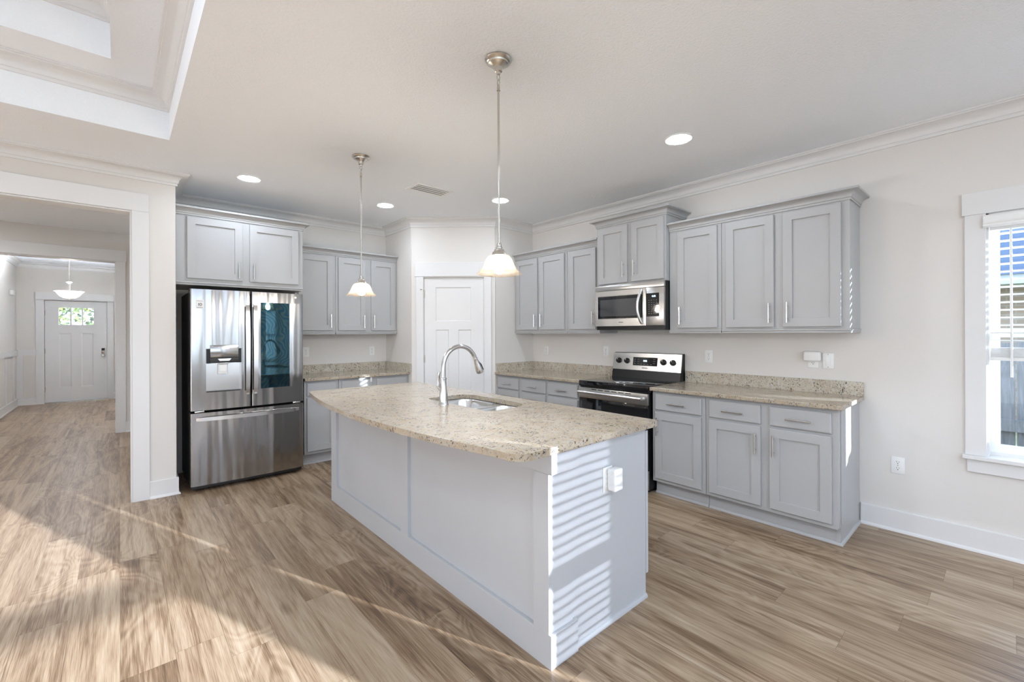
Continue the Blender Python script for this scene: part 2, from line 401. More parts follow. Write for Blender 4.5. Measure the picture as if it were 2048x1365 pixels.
# diagonal pantry wall in its own frame: local x along the wall, local y into the pantry
DA = Vector((XP, YF, 0)); DV = Vector((XD - XP, YQ - YF, 0)); DL = DV.length; DANG = math.atan2(DV.y, DV.x)
PD0, PD1, PDZ = .145, .875, 2.055
struct(wall_y(B(), 0, DL, 0, .10, ZC, [(PD0, PD1, 0, PDZ)]).obj('wall_pantry_diagonal', 'wall_paint', smooth=False, loc=DA, rotz=DANG))
struct(wall_y(B(), XL, .08, YS, YS + .12, ZC, [(-1.45, .08, 0, 2.396)]).box(.08, .367, YS, YS + .12, 0, ZC).box(.247, .367, YS + .12, Y2, 0, ZC).obj('wall_left', 'wall_paint', smooth=False), 'short white wall between the kitchen and the hall', 'wall')
struct(wall_y(B(), -3.2, .6, Y2, Y2 + .12, ZH, [(-1.25, -.03, 0, 2.403)]).obj('wall_hall', 'wall_paint', smooth=False))
struct(wall_x(B(), -3.2, -3.08, YS + .12, Y2, ZH, []).obj('wall_hall_left', 'wall_paint', smooth=False))
FD = (-1.115, -.19, 0, 2.075)
struct(wall_y(B(), -1.65, 1.0, Y3, Y3 + .12, ZH, [FD]).obj('wall_front', 'wall_paint', smooth=False), 'wall around the front door', 'wall')
struct(wall_x(B(), -1.61, -1.49, Y2 + .12, Y3, ZH, []).obj('wall_foyer_left', 'wall_paint', smooth=False))
struct(B().box(.30, .42, Y2 + .12, Y3, 0, ZH).obj('wall_foyer_right', 'wall_paint', smooth=False))
W1 = (1.93, 2.96, .70, 2.06); W2 = (3.30, 3.82, .70, 2.06); FILL_OPENING = (-4.3, 1.05, .75, 2.5)  # the wide third opening is added to let in more skylight
struct(wall_y(B(), XL - .12, XR + .12, YR - .12, YR, ZC, [FILL_OPENING, W1, W2]).obj('wall_rear', 'wall_paint', smooth=False))
struct(wall_x(B(), XL - .12, XL, YR, YS, ZC, []).obj('wall_living', 'wall_paint', smooth=False))
# sash rails of the two rear windows that shade the sun
b = B()
for (xa, xb, za, zb) in (W1, W2):
    b.box(xa, xb, YR - .07, YR - .03, 1.342, 1.414)
    for f in ((xa, xa + .03, za, zb), (xb - .03, xb, za, zb), (xa, xb, za, za + .04), (xa, xb, zb - .04, zb)): b.box(f[0], f[1], YR - .07, YR - .03, f[2], f[3])
struct(b.obj('window_2', 'trim_white', smooth=False))
b = B()
t_ = math.radians(64); z = .74
while z < 2.04:
    c, s_ = math.cos(t_) * .024, math.sin(t_) * .024
    b.prism([(-c, s_), (c, -s_), (c, -s_ + .0025), (-c, s_ + .0025)], W2[0] + .034, W2[1] - .005, lambda a, h, l, z=z: (l, YR + .03 + a, z + h)); z += .044
o = b.obj('window_blind', 'white_plastic', smooth=False); tag(o, 'white slatted blind on the rear window behind the viewer', 'blind')

# crown moulding, casings, baseboards
def crown_prof(zc, pr=.096, dr=.098):
    p = [(0, -dr), (.013, -dr), (.015, -dr + .012), (.013, -dr + .020), (.020, -dr + .024), (.022, -dr + .034)]
    for k in range(1, 8):
        t = k / 8; a = t * PI / 2
        p.append((.022 + (pr - .022 - .012) * (1 - math.cos(a)), -dr + .034 + (dr - .034 - .020) * math.sin(a)))
    p += [(pr - .012, -.020), (pr - .010, -.014), (pr, -.012), (pr, 0), (0, 0)]
    return [(o_, zc + z_) for o_, z_ in p]
def crown(name, path, zc, closed=False): return struct(B().sweep(path, crown_prof(zc - .0005), closed).obj(name, 'trim_white'))
crown('trim_1', [(XL, YS), (.367, YS), (.367, YB), (XP, YB), (XP, YF), (XD, YQ), (XR, YQ), (XR, YR)], ZC)
x0, x1, y0, y1 = T1; crown('trim_2', [(x0, y0), (x0, y1), (x1, y1), (x1, y0)], Z1, True)
x0, x1, y0, y1 = T2; crown('trim_3', [(x0, y0), (x0, y1), (x1, y1), (x1, y0)], Z2, True)
crown('trim_4', [(-1.49, Y2 + .12), (-1.49, Y3), (.30, Y3), (.30, Y2 + .12)], ZH)
def base_prof(h=.145, t=.015):
    return [(0, 0), (t + .013, 0), (t + .011, .010), (t + .002, .018), (t, .02), (t, h - .004), (t - .003, h), (0, h)]
def base(name, path): return struct(B().sweep(path, base_prof()).obj(name, 'trim_white'))
base('baseboard_right', [(XR - .0005, .704), (XR - .0005, YR)])
base('baseboard_left', [(.188, YS - .0005), (.367, YS - .0005), (.367, YB)])
base('baseboard_hall', [(.071, Y2 - .0005), (.247, Y2 - .0005)])
base('baseboard_foyer', [(-1.49, Y2 + .12), (-1.49, Y3 - .0005), (-1.228, Y3 - .0005)])
base('baseboard_front', [(-.088, Y3 - .0005), (.30, Y3 - .0005)])
# cased opening to the hall
struct(B().box(.08, .188, YS - .02, YS - .0005, 0, 2.396, .002).box(-1.56, .188, YS - .022, YS - .0005, 2.396, 2.545, .002).box(-1.56, -1.45, YS - .02, YS - .0005, 0, 2.396, .002)
       .box(.068, .0795, YS - .003, YS + .14, 0, 2.396).box(-1.449, -1.437, YS - .003, YS + .14, 0, 2.396).box(-1.437, .068, YS - .003, YS + .14, 2.384, 2.3955).obj('trim_5', 'trim_white', smooth=False))
struct(B().box(-.03, .071, Y2 - .02, Y2 - .0005, 0, 2.403, .002).box(-1.36, .081, Y2 - .024, Y2 - .0005, 2.403, 2.558, .002).box(-1.35, -1.25, Y2 - .02, Y2 - .0005, 0, 2.403, .002)
       .box(-.042, -.0305, Y2 - .003, Y2 + .14, 0, 2.403).box(-1.249, -1.237, Y2 - .003, Y2 + .14, 0, 2.403).box(-1.237, -.042, Y2 - .003, Y2 + .14, 2.391, 2.4025).obj('trim_6', 'trim_white', smooth=False))
# foyer wainscot: chair rail and battens
b = B()
b.box(-1.489, -1.468, 8.6, Y3 - .002, .975, 1.085).box(-1.489, -1.232, Y3 - .022, Y3 - .001, .975, 1.085).box(-.088, .298, Y3 - .022, Y3 - .001, .955, 1.085)
for yy in (9.0, 9.9, 10.8, 11.6, 12.35): b.box(-1.489, -1.476, yy, yy + .09, .15, .975)
b.box(-1.489, -1.40, Y3 - .014, Y3 - .001, .15, .975).box(.20, .298, Y3 - .014, Y3 - .001, .15, .955)
struct(b.obj('trim_7', 'trim_white', smooth=False))

# ------------------------------------------------------------------ doors
def panel_leaf(b, x0, x1, z0, z1, yf, t, panels, rec=.008, lip=.010, lites=()):
    """door leaf facing -y with recessed panels [(xa,xb,za,zb)]; front plane at yf"""
    allp = list(panels) + list(lites)
    xs = sorted({x0, x1, *[v for p in allp for v in p[:2]]}); zs = sorted({z0, z1, *[v for p in allp for v in p[2:]]})
    inp = lambda xa, xb, za, zb: any(p[0] - 1e-6 <= xa and xb <= p[1] + 1e-6 and p[2] - 1e-6 <= za and zb <= p[3] + 1e-6 for p in allp)
    inl = lambda xa, xb, za, zb: any(p[0] - 1e-6 <= xa and xb <= p[1] + 1e-6 and p[2] - 1e-6 <= za and zb <= p[3] + 1e-6 for p in lites)
    for xa, xb in zip(xs, xs[1:]):
        for za, zb in zip(zs, zs[1:]):
            if not inp(xa, xb, za, zb): b.face([(xa, yf, za), (xb, yf, za), (xb, yf, zb), (xa, yf, zb)])
            if not inl(xa, xb, za, zb): b.face([(xa, yf + t, za), (xa, yf + t, zb), (xb, yf + t, zb), (xb, yf + t, za)])
    for xa, xb, za, zb in lites:
        o_ = [(xa, za), (xb, za), (xb, zb), (xa, zb)]
        for k in range(4):
            m = (k + 1) % 4; b.face([(o_[k][0], yf, o_[k][1]), (o_[m][0], yf, o_[m][1]), (o_[m][0], yf + t, o_[m][1]), (o_[k][0], yf + t, o_[k][1])])
    for xa, xb, za, zb in panels:
        o_ = [(xa, za), (xb, za), (xb, zb), (xa, zb)]; i_ = [(xa + lip, za + lip), (xb - lip, za + lip), (xb - lip, zb - lip), (xa + lip, zb - lip)]
        for k in range(4):
            m = (k + 1) % 4; b.face([(o_[k][0], yf, o_[k][1]), (o_[m][0], yf, o_[m][1]), (i_[m][0], yf + rec, i_[m][1]), (i_[k][0], yf + rec, i_[k][1])])
        b.face([(x_, yf + rec, z_) for x_, z_ in i_])
    b.face([(x0, yf, z0), (x0, yf, z1), (x0, yf + t, z1), (x0, yf + t, z0)]); b.face([(x1, yf, z0), (x1, yf + t, z0), (x1, yf + t, z1), (x1, yf, z1)])
    b.face([(x0, yf, z1), (x1, yf, z1), (x1, yf + t, z1), (x0, yf + t, z1)]); b.face([(x0, yf, z0), (x0, yf + t, z0), (x1, yf + t, z0), (x1, yf, z0)])
    bmesh.ops.remove_doubles(b.bm, verts=b.bm.verts[:], dist=1e-5)
    return b
pd = sroot('door_1', 'white three-panel pantry door across the kitchen corner', 'door', DA, DANG)
panel_leaf(B(), PD0 + .006, PD1 - .006, .012, PDZ - .008, .012, .035, [(.288, .718, 1.522, 1.934), (.288, .446, .25, 1.421), (.560, .718, .25, 1.421)]).obj('leaf', 'trim_white', pd, smooth=False)
B().box(.058, PD0, -.018, -.0005, 0, 2.060, .002).box(PD1, .962, -.018, -.0005, 0, 2.060, .002).box(.042, .978, -.022, -.0005, 2.062, 2.232, .002).obj('casing', 'trim_white', pd, smooth=False)
B().box(PD0 - .002, PD0 + .004, -.002, .09, 0, PDZ).box(PD1 - .004, PD1 + .002, -.002, .09, 0, PDZ).box(PD0, PD1, -.002, .09, PDZ - .005, PDZ + .001).obj('jamb', 'trim_white', pd, smooth=False)
for hz in (1.855, 1.07, .25):
    h = B().tube([(PD0 + .004, .004, hz - .045), (PD0 + .004, .004, hz + .045)], .007, 10).box(PD0 - .006, PD0 + .014, .006, .010, hz - .045, hz + .045).obj('hinge', 'brass_hinge', pd)
    if hz > 1.8: B().tube([(PD0 + .004, .0, hz + .048), (PD0 - .03, -.03, hz + .05)], .004, 8).lathe([(0, -.006), (.007, -.004), (.007, .004), (0, .006)], (PD0 - .03, -.03, hz + .05), 10).obj('hinge_stop', 'brass_hinge', h)
B().lathe([(.031, .010), (.031, .004), (.011, .0), (.011, -.028), (.026, -.038), (.029, -.052), (.020, -.064), (0, -.066)], (PD1 - .066, 0, .93), 20, 'y').obj('door_knob', 'satin_nickel', pd)

fd = sroot('door_2', 'white front door with three small panes at the end of the hall', 'door', (0, Y3, 0))
xl, xr = -1.108, -.195
panel_leaf(B(), xl, xr, .02, 2.066, .02, .044, [(-.915, -.727, .30, 1.412), (-.590, -.402, .30, 1.412)], .007, .022, [(-.915, -.400, 1.585, 1.935)]).obj('leaf', 'trim_white', fd, smooth=False)
lf = B()
for xa, xb, za, zb in ((-.95, -.915, 1.555, 1.965), (-.40, -.365, 1.555, 1.965), (-.915, -.40, 1.555, 1.585), (-.915, -.40, 1.935, 1.965), (-.752, -.728, 1.585, 1.935), (-.580, -.556, 1.585, 1.935)): lf.box(xa, xb, .004, .0198 if xb - xa > .03 else .039, za, zb)
lf = lf.obj('lite_frame', 'trim_white', fd)
B().box(-.914, -.401, .040, .044, 1.586, 1.934).obj('pane', 'window_glass', fd, smooth=False)
B().box(-1.232, FD[0], -.022, -.0005, 0, 2.080, .002).box(FD[1], -.088, -.022, -.0005, 0, 2.080, .002).box(-1.238, -.078, -.026, -.0005, 2.082, 2.228, .002).obj('casing', 'trim_white', fd, smooth=False)
B().box(FD[0] - .002, FD[0] + .022, .065, .11, 0, FD[3]).box(FD[1] - .022, FD[1] + .002, .065, .11, 0, FD[3]).box(FD[0], FD[1], .065, .11, FD[3] - .025, FD[3] + .002).obj('jamb', 'trim_white', fd, smooth=False)
B().box(FD[0], FD[1], -.01, .12, 0, .018).obj('threshold', 'satin_nickel', fd, smooth=False)
lk = B().box(-.285, -.225, .004, .0195, .985, 1.098, .006).obj('deadbolt', 'satin_nickel', fd)
B().box(-.279, -.231, .001, .004, 1.040, 1.090, .001).obj('keypad', 'black_plastic', lk)
B().lathe([(.033, .0195), (.033, .012), (.013, .008), (.013, -.03), (.026, -.04), (.03, -.055), (.02, -.068), (0, -.07)], (-.255, 0, .94), 20, 'y').obj('door_knob', 'satin_nickel', fd)
for hz in (1.82, 1.05, .28): B().tube([(xl - .004, .012, hz - .05), (xl - .004, .012, hz + .05)], .008, 8).obj('hinge', 'brass_hinge', fd)

# ------------------------------------------------------------------ right window with blind
wn_ = sroot('window_1', 'white-cased window on the right wall', 'window', (XR, 0, 0), -PI / 2)   # local x = -y, local y = +x
xa, xb, za, zb = -WIN[1], -WIN[0], WIN[2], WIN[3]
B().box(xa - .093, xa, -.02, -.0005, za, zb, .002).box(xb, xb + .093, -.02, -.0005, za, zb, .002).box(xa - .104, xb + .104, -.024, -.0005, zb, zb + .140, .002).obj('casing', 'trim_white', wn_, smooth=False)
B().box(xa - .105, xb + .105, -.045, .075, za - .025, za - .0005, .003).box(xa - .085, xb + .085, -.019, -.0005, za - .107, za - .026, .002).obj('sill', 'trim_white', wn_, smooth=False)
B().box(xa, xa + .012, 0, .12, za, zb).box(xb - .012, xb, 0, .12, za, zb).box(xa, xb, 0, .12, zb - .012, zb).box(xa + .012, xb - .012, .075, .12, za, za + .02).obj('jamb', 'trim_white', wn_, smooth=False)
fr = B()
for (s0, s1, q0, q1, yy) in ((xa + .012, xb - .012, za + .02, 1.375, .078), (xa + .012, xb - .012, 1.345, zb - .012, .100)):
    fr.box(s0, s0 + .045, yy, yy + .02, q0, q1).box(s1 - .045, s1, yy, yy + .02, q0, q1).box(s0 + .045, s1 - .045, yy, yy + .02, q0, q0 + .05).box(s0 + .045, s1 - .045, yy, yy + .02, q1 - .035, q1)
fr.obj('sash', 'white_plastic', wn_, smooth=False)
B().box(xa + .057, xb - .057, .086, .090, za + .07, 1.34).box(xa + .057, xb - .057, .108, .112, 1.38, zb - .047).obj('pane', 'window_glass', wn_, smooth=False)

bl = thing('window_blind', 'white two-inch slatted blind half raised in the right-hand window', 'blind', (XR, 0, 0), -PI / 2)
va = B(); va.prism([(-.040, 2.015), (-.046, 2.022), (-.042, 2.034), (-.048, 2.045), (-.048, 2.072), (-.044, 2.080), (-.048, 2.090), (-.026, 2.092), (-.026, 2.015)], xa - .012, xb + .012, lambda a, c, l: (l, a, c)); va.obj('valance', 'white_plastic', bl)
sl_ = B(); z = 1.975; th = math.radians(-7)
while z > 1.30:
    c, s_ = math.cos(th) * .0245, math.sin(th) * .0245
    sl_.prism([(.03 - c, z - s_), (.03 + c, z + s_), (.03 + c, z + s_ + .003), (.03 - c, z - s_ + .003)], xa + .016, xb - .016, lambda a, c_, l: (l, a, c_)); z -= .0468
sl_.obj('slats', 'white_plastic', bl, smooth=False)
st = B()
for k in range(12): st.box(xa + .016, xb - .016, .005, .055, 1.222 + k * .0048, 1.225 + k * .0048)
st.obj('stacked_slats', 'white_plastic', bl, smooth=False)
B().box(xa + .014, xb - .014, .004, .056, 1.198, 1.220, .003).obj('bottom_rail', 'white_plastic', bl)
B().box(xa + .014, xb - .014, .004, .058, 2.000, 2.060).obj('head_rail', 'white_plastic', bl, smooth=False)
B().tube([(.019, -.006, 2.0), (.021, -.010, 1.10)], .0055, 8).obj('tilt_wand', 'white_plastic', bl)
for xx in (xa + .10, xb - .10):
    for yy in (.003, .057): B().tube([(xx, yy, 2.0), (xx, yy, 1.22)], .0012, 6).obj('ladder_cord', 'white_plastic', bl)

# ------------------------------------------------------------------ cabinets
def shaker(b, x0, x1, z0, z1, yb_, t=.020, st=.062, rec=.012):
    yf = yb_ - t; e = .0025
    R = lambda i, y: [(x0 + i, y, z0 + i), (x1 - i, y, z0 + i), (x1 - i, y, z1 - i), (x0 + i, y, z1 - i)]
    rings = [R(0, yb_), R(0, yf + e), R(e, yf), R(st, yf), R(st + .001, yf + rec)] if st else [R(0, yb_), R(0, yf + .006), R(.004, yf + .002), R(.008, yf)]
    V = [[b.bm.verts.new(p) for p in r] for r in rings]
    for a, c in zip(V, V[1:]):
        for k in range(4): b.bm.faces.new((a[k], a[(k + 1) % 4], c[(k + 1) % 4], c[k]))
    b.bm.faces.new(V[-1]); b.bm.faces.new(V[0][::-1]); return b
def pull(parent, x, y, z, vertical, L=.150, cc=.096):
    b = B(); so_ = .030
    if vertical: b.tube([(x, y - so_, z - L / 2), (x, y - so_, z + L / 2)], .0055, 10); pp = [(x, z - cc / 2), (x, z + cc / 2)]
    else: b.tube([(x - L / 2, y - so_, z), (x + L / 2, y - so_, z)], .0055, 10); pp = [(x - cc / 2, z), (x + cc / 2, z)]
    for px, pz in pp: b.tube([(px, y, pz), (px, y - so_, pz)], .0045, 8)
    return b.obj('handle', 'handle_steel', parent)
def cabinet(name, label, cat, group, loc, rotz, wd, dp, z0, z1, doors=(), drawers=(), base=False, end=None, rail=True):
    """front faces local -y, wall at local y=0; doors (x0,x1,z0,z1,handle x,handle z)"""
    t = thing(name, label, cat, loc, rotz, group); g = .0015
    b = B()
    if base:
        b.box(g, wd - g, -dp, -.003, .115, z1, .001).box(g, wd - g, -dp + .058, -.003, .0, .115)
        if end == 'R': b.box(wd - .02, wd + .004, -dp + .052, -.003, 0, z1 - .001).box(wd - .02, wd + .004, -dp + .0005, -dp + .06, .125, z1 - .001)
        b.obj('body', 'cabinet_grey', t, smooth=False)
        pth = [(g, -dp + .058), (wd - g if end != 'R' else wd + .004, -dp + .058)] + ([(wd + .004, -.004)] if end == 'R' else [])
        B().sweep(pth, [(0, .0), (.012, 0), (.011, .008), (.005, .016), (0, .018)]).obj('shoe_molding', 'cabinet_grey', t)
    else:
        b.box(g, wd - g, -dp, -.003, z0, z1, .001).obj('body', 'cabinet_grey', t, smooth=False)
        if rail:
            xr_ = wd + (.006 if end == 'R' else -g)
            B().box(g, xr_, -dp - .012, -.003, z0 - .013, z0 - .0005, .003).box(g, xr_ - .004, -dp - .004, -.003, z0 - .030, z0 - .013, .001).obj('light_rail', 'cabinet_grey', t, smooth=False)
    for (xa, xb, za, zb, hx, hz) in doors:
        d = shaker(B(), xa, xb, za, zb, -dp - .0005).obj('door', 'cabinet_grey', t, smooth=False)
        if hx is not None: pull(d, hx, -dp - .0195, hz, True)
    for (xa, xb, za, zb) in drawers:
        d = shaker(B(), xa, xb, za, zb, -dp - .0005, st=0).obj('drawer', 'cabinet_grey', t, smooth=False)
        pull(d, (xa + xb) / 2, -dp - .0195, (za + zb) / 2 - .005, False)
    return t
RZ = -PI / 2
def RW(y): return (XR, y, 0)
U = .305; UZ0, UZ1 = 1.401, 2.285; DZ0, DZ1 = 1.416, 2.264; HZ = 1.523
# right bank beside the range (local x = y0 - y)
cabinet('upper_cabinet', 'grey one-door wall cabinet just right of the microwave', 'cabinet', 'grey wall cabinets', RW(2.018), RZ, .458, U, UZ0, UZ1, [(.080, .428, DZ0, DZ1, .068 + .035, HZ)][:0] + [(.080, .428, DZ0, DZ1, .112, HZ)])
cabinet('upper_cabinet', 'grey two-door wall cabinet at the right end, nearest the window', 'cabinet', 'grey wall cabinets', RW(1.560), RZ, .856, U, UZ0, UZ1, [(.039, .392, DZ0, DZ1, .363, HZ), (.452, .808, DZ0, DZ1, .485, HZ)], end='R')
cabinet('upper_cabinet', 'short grey two-door wall cabinet above the microwave', 'cabinet', 'grey wall cabinets', RW(2.782), RZ, .762, .36, 1.846, 2.436, [(.030, .366, 1.862, 2.420, .330, 1.985), (.412, .745, 1.862, 2.420, .448, 1.985)], rail=False)
cabinet('upper_cabinet', 'grey two-door wall cabinet on the range wall beside the pantry corner', 'cabinet', 'grey wall cabinets', RW(YQ - .002), RZ, .856, U, UZ0, UZ1, [(.030, .401, DZ0, DZ1, .370, HZ), (.442, .823, DZ0, DZ1, .474, HZ)])
cabinet('upper_cabinet', 'grey one-door wall cabinet left of the microwave', 'cabinet', 'grey wall cabinets', RW(3.232), RZ, .446, U, UZ0, UZ1, [(.040, .400, DZ0, DZ1, .372, HZ)])
# back wall bank
cabinet('upper_cabinet', 'grey one-door wall cabinet right of the fridge', 'cabinet', 'grey wall cabinets', (1.430, YB, 0), 0, .436, U, UZ0, UZ1, [(.030, .404, DZ0, DZ1, .374, HZ)])
cabinet('upper_cabinet', 'grey two-door wall cabinet behind the far pendant lamp', 'cabinet', 'grey wall cabinets', (1.866, YB, 0), 0, .766, U, UZ0, UZ1, [(.030, .356, DZ0, DZ1, .328, HZ), (.424, .740, DZ0, DZ1, .452, HZ)])
fc = cabinet('upper_cabinet', 'deep grey two-door cabinet above the refrigerator', 'cabinet', 'grey wall cabinets', (.372, YB, 0), 0, 1.050, .612, 1.850, 2.442, [(.080, .507, 1.880, 2.438 - .008, .477, 1.978), (.567, 1.005, 1.880, 2.430, .599, 1.978)])
# base cabinets
BD = .600; CZ = .884
bd = lambda a, c, hx: (a, c, .145, .706, hx, .588)
dr = lambda a, c: (a, c, .724, .858)
cabinet('base_cabinet', 'grey base cabinet with one door, just right of the range', 'cabinet', 'grey base cabinets', RW(2.018), RZ, .458, BD, 0, CZ - .001, [bd(.031, .428, .062)], [dr(.031, .428)], True)
cabinet('base_cabinet', 'grey two-door base cabinet at the right end, nearest the window', 'cabinet', 'grey base cabinets', RW(1.560), RZ, .844, BD, 0, CZ - .001, [bd(.029, .396, .366), bd(.454, .814, .484)], [dr(.029, .396), dr(.454, .814)], True, 'R')
cabinet('base_cabinet', 'grey base cabinet on the range wall beside the pantry corner', 'cabinet', 'grey base cabinets', RW(YQ - .002), RZ, .840, BD, 0, CZ - .001, [bd(.012, .386, .355), bd(.440, .812, .471)], [dr(.012, .386), dr(.440, .812)], True)
cabinet('base_cabinet', 'grey base cabinet with one door, left of the range', 'cabinet', 'grey base cabinets', RW(3.248), RZ, .460, BD, 0, CZ - .001, [bd(.013, .416, .384)], [dr(.013, .416)], True)
cabinet('base_cabinet', 'grey base cabinet with one door, right of the fridge', 'cabinet', 'grey base cabinets', (1.432, YB, 0), 0, .356, BD, 0, CZ - .001, [bd(.026, .322, None)], [dr(.026, .322)][:0], True)
b1 = bpy.data.objects['base_cabinet.004']
d = shaker(B(), .026, .322, .724, .858, -BD - .0005, st=0).obj('drawer', 'cabinet_grey', b1, smooth=False)
cabinet('base_cabinet', 'grey two-drawer base cabinet on the back wall behind the island', 'cabinet', 'grey base cabinets', (1.790, YB, 0), 0, .842, BD, 0, CZ - .001, [bd(.030, .382, None), bd(.436, .812, None)], [], True)
b2 = bpy.data.objects['base_cabinet.005']
for xa, xb in ((.030, .382), (.436, .812)): shaker(B(), xa, xb, .724, .858, -BD - .0005, st=0).obj('drawer', 'cabinet_grey', b2, smooth=False)
# cabinet crowns (outside the front line, path travels with cabinet on the left)
def cab_crown(label, path, z):
    pr = [(0, 0), (.006, 0), (.008, .008), (.006, .013), (.012, .017)]
    for k in range(1, 6):
        a = k / 6 * PI / 2; pr.append((.012 + .038 * (1 - math.cos(a)), .017 + .038 * math.sin(a)))
    pr += [(.050, .056), (.056, .058), (.056, .072), (.0, .072)]
    o = B().sweep(path, [(a, z + h) for a, h in pr]).obj('cabinet_crown', 'cabinet_grey'); tag(o, label, 'crown molding', 'grey cabinet crowns')
fx_ = XR - U - .0015; yb_ = YB - U - .0015
cab_crown('grey crown along the wall cabinets between microwave and window', [(XR - .37, 2.02), (XR - .37, 2.02)][:0] + [(fx_, 2.016), (fx_, .7045), (XR - .004, .7045)], 2.2775)
cab_crown('raised grey crown above the microwave cabinet', [(XR - .004, 2.782), (XR - .3615, 2.782), (XR - .3615, 2.018), (XR - .004, 2.018)], 2.4365)
cab_crown('grey crown on the wall cabinets left of the microwave', [(fx_, YQ - .002), (fx_, 2.786)], 2.2775)
cab_crown('grey crown on the wall cabinets right of the fridge', [(1.432, yb_), (XP - .003, yb_)], 2.2775)
cab_crown('grey crown on the cabinet over the fridge', [(.370, YB - .6135), (1.4235, YB - .6135), (1.4235, YB - .004)], 2.4425)

# counters
def counter(label, mk, bs):
    o = mk.obj('countertop', 'granite', bevel=.004); tag(o, label, 'countertop', 'granite countertops')
    s = bs.obj('backsplash', 'granite_wall', o, smooth=False); return o
ZT = .914; cx0 = XR - .648
counter('granite countertop right of the range', B().box(cx0, XR - .003, .682, 2.020, CZ, ZT), B().box(XR - .022, XR - .002, .684, 2.018, ZT, 1.014))
counter('granite countertop left of the range, ending at the pantry', B().box(cx0, XR - .003, 2.790, YQ - .003, CZ, ZT), B().box(XR - .022, XR - .002, 2.792, YQ - .024, ZT, 1.014).box(XD + .004, XR - .0225, YQ - .023, YQ - .003, ZT, 1.014))
counter('granite countertop right of the fridge on the back wall', B().box(1.430, XP - .003, YB - .648, YB - .003, CZ, ZT), B().box(1.430, XP - .024, YB - .022, YB - .002, ZT, 1.014).box(XP - .023, XP - .003, YF + .006, YB - .0225, ZT, 1.014))

# ------------------------------------------------------------------ island
IX0, IX1, IY0, IY1 = 1.31, 2.05, 1.25, 3.722
isl = thing('kitchen_island', 'white paneled kitchen island in the middle of the floor', 'island', (0, 0, 0))
b = B()
PX = IX0 + .02
b.box(PX, PX + .02, IY0 + .02, IY1, 0, CZ - .001)                       # long side panel
b.box(PX, IX1, IY0 + .008, IY0 + .025, 0, CZ - .001)                    # near end panel
b.box(PX, IX1, IY1 - .02, IY1, 0, CZ - .001)
b.obj('panel', 'island_white', isl, smooth=False)
B().box(IX1 - .02, IX1, IY0 + .03, IY1 - .02, .1, CZ - .001).box(IX1 - .08, IX1 - .06, IY0 + .03, IY1 - .02, 0, .1).obj('cabinet_side', 'cabinet_grey', isl, smooth=False)
B().box(IX1 + .002, IX1 + .022, IY0 + .005, IY0 + .60, .12, CZ - .02, .002).obj('door', 'island_white', isl, smooth=False)
B().box(PX, IX0 + .15, IY0, IY0 + .0078, .1395, .7965).box(IX0, PX, IY0, IY0 + .09, .1395, .7965).obj('corner_post', 'island_white', isl, smooth=False)
B().box(IX0 - .001, PX, 2.430, 2.522, .1395, .7965).obj('batten', 'island_white', isl, smooth=False)
B().box(IX0 - .001, PX, 3.615, IY1, .1395, .7965).obj('batten', 'island_white', isl, smooth=False)
B().box(IX0 - .001, PX, IY0 - .020, IY1, .797, CZ - .0015, .0015).box(PX, IX0 + .166, IY0 - .020, IY0 + .008, .797, CZ - .0015, .0015).obj('top_rail', 'island_white', isl, smooth=False)
B().box(IX0 - .001, PX, IY0 - .014, IY1 + .005, .0, .139, .0015).box(PX, IX0 + .170, IY0 - .014, IY0 + .008, 0, .139, .0015).obj('base_board', 'island_white', isl, smooth=False)
shoe = [(0, 0), (.013, 0), (.012, .010), (.006, .018), (0, .020)]
B().sweep([(IX0 + .171, IY0 - .0135), (IX0 - .0005, IY0 - .0135), (IX0 - .0005, IY1 + .005)][::-1], [(-a, h) for a, h in shoe][::1]).obj('shoe_molding', 'island_white', isl)
B().sweep([(IX0 + .171, IY0 + .0085), (IX1, IY0 + .0085)], shoe).obj('end_molding', 'island_white', isl)

# bowed top with sink cut-out
outer = []
def arc(cx, cy_, r, a0, a1, n=8): return [(cx + r * math.cos(math.radians(a0 + (a1 - a0) * k / n)), cy_ + r * math.sin(math.radians(a0 + (a1 - a0) * k / n))) for k in range(n + 1)]
gx1, gy0, gy1 = 2.130, 1.222, 3.758
outer += arc(gx1 - .03, gy0 + .03, .03, -90, 0) + arc(gx1 - .03, gy1 - .03, .03, 0, 90)
outer += arc(1.20, gy1 - .07, .07, 90, 165)
def bow(y): t = (y - 1.30) / (3.66 - 1.30); return 1.125 - .122 * 4 * t * (1 - t)
ys = [3.60 - k * (3.60 - 1.36) / 30 for k in range(31)]
outer += [(bow(y), y) for y in ys] + arc(1.19, gy0 + .075, .075, 190, 270)
hole = arc(1.99 - .11, 2.755 - .11, .11, 0, 90) + arc(1.632 + .05, 2.755 - .05, .05, 90, 180) + arc(1.632 + .05, 2.04 + .05, .05, 180, 270) + arc(1.99 - .16, 2.04 + .16, .16, 270, 360)
bm = bmesh.new()
def loop(pts, z): 
    v = [bm.verts.new((x, y, z)) for x, y in pts]; return v, [bm.edges.new((v[i], v[(i + 1) % len(v)])) for i in range(len(v))]
vo, eo = loop(outer, ZT); vh, eh = loop(hole, ZT)
bmesh.ops.triangle_fill(bm, use_beauty=True, use_dissolve=False, edges=eo + eh)
top = bm.faces[:]
ret = bmesh.ops.extrude_face_region(bm, geom=top)
for v in [g for g in ret['geom'] if isinstance(g, bmesh.types.BMVert)]: v.co.z = CZ
bb = B(); bb.bm.free(); bb.bm = bm
gt = bb.obj('countertop', 'granite', smooth=False, bevel=.005, bseg=3); tag(gt, 'bowed granite slab topping the island', 'countertop', 'granite countertops')

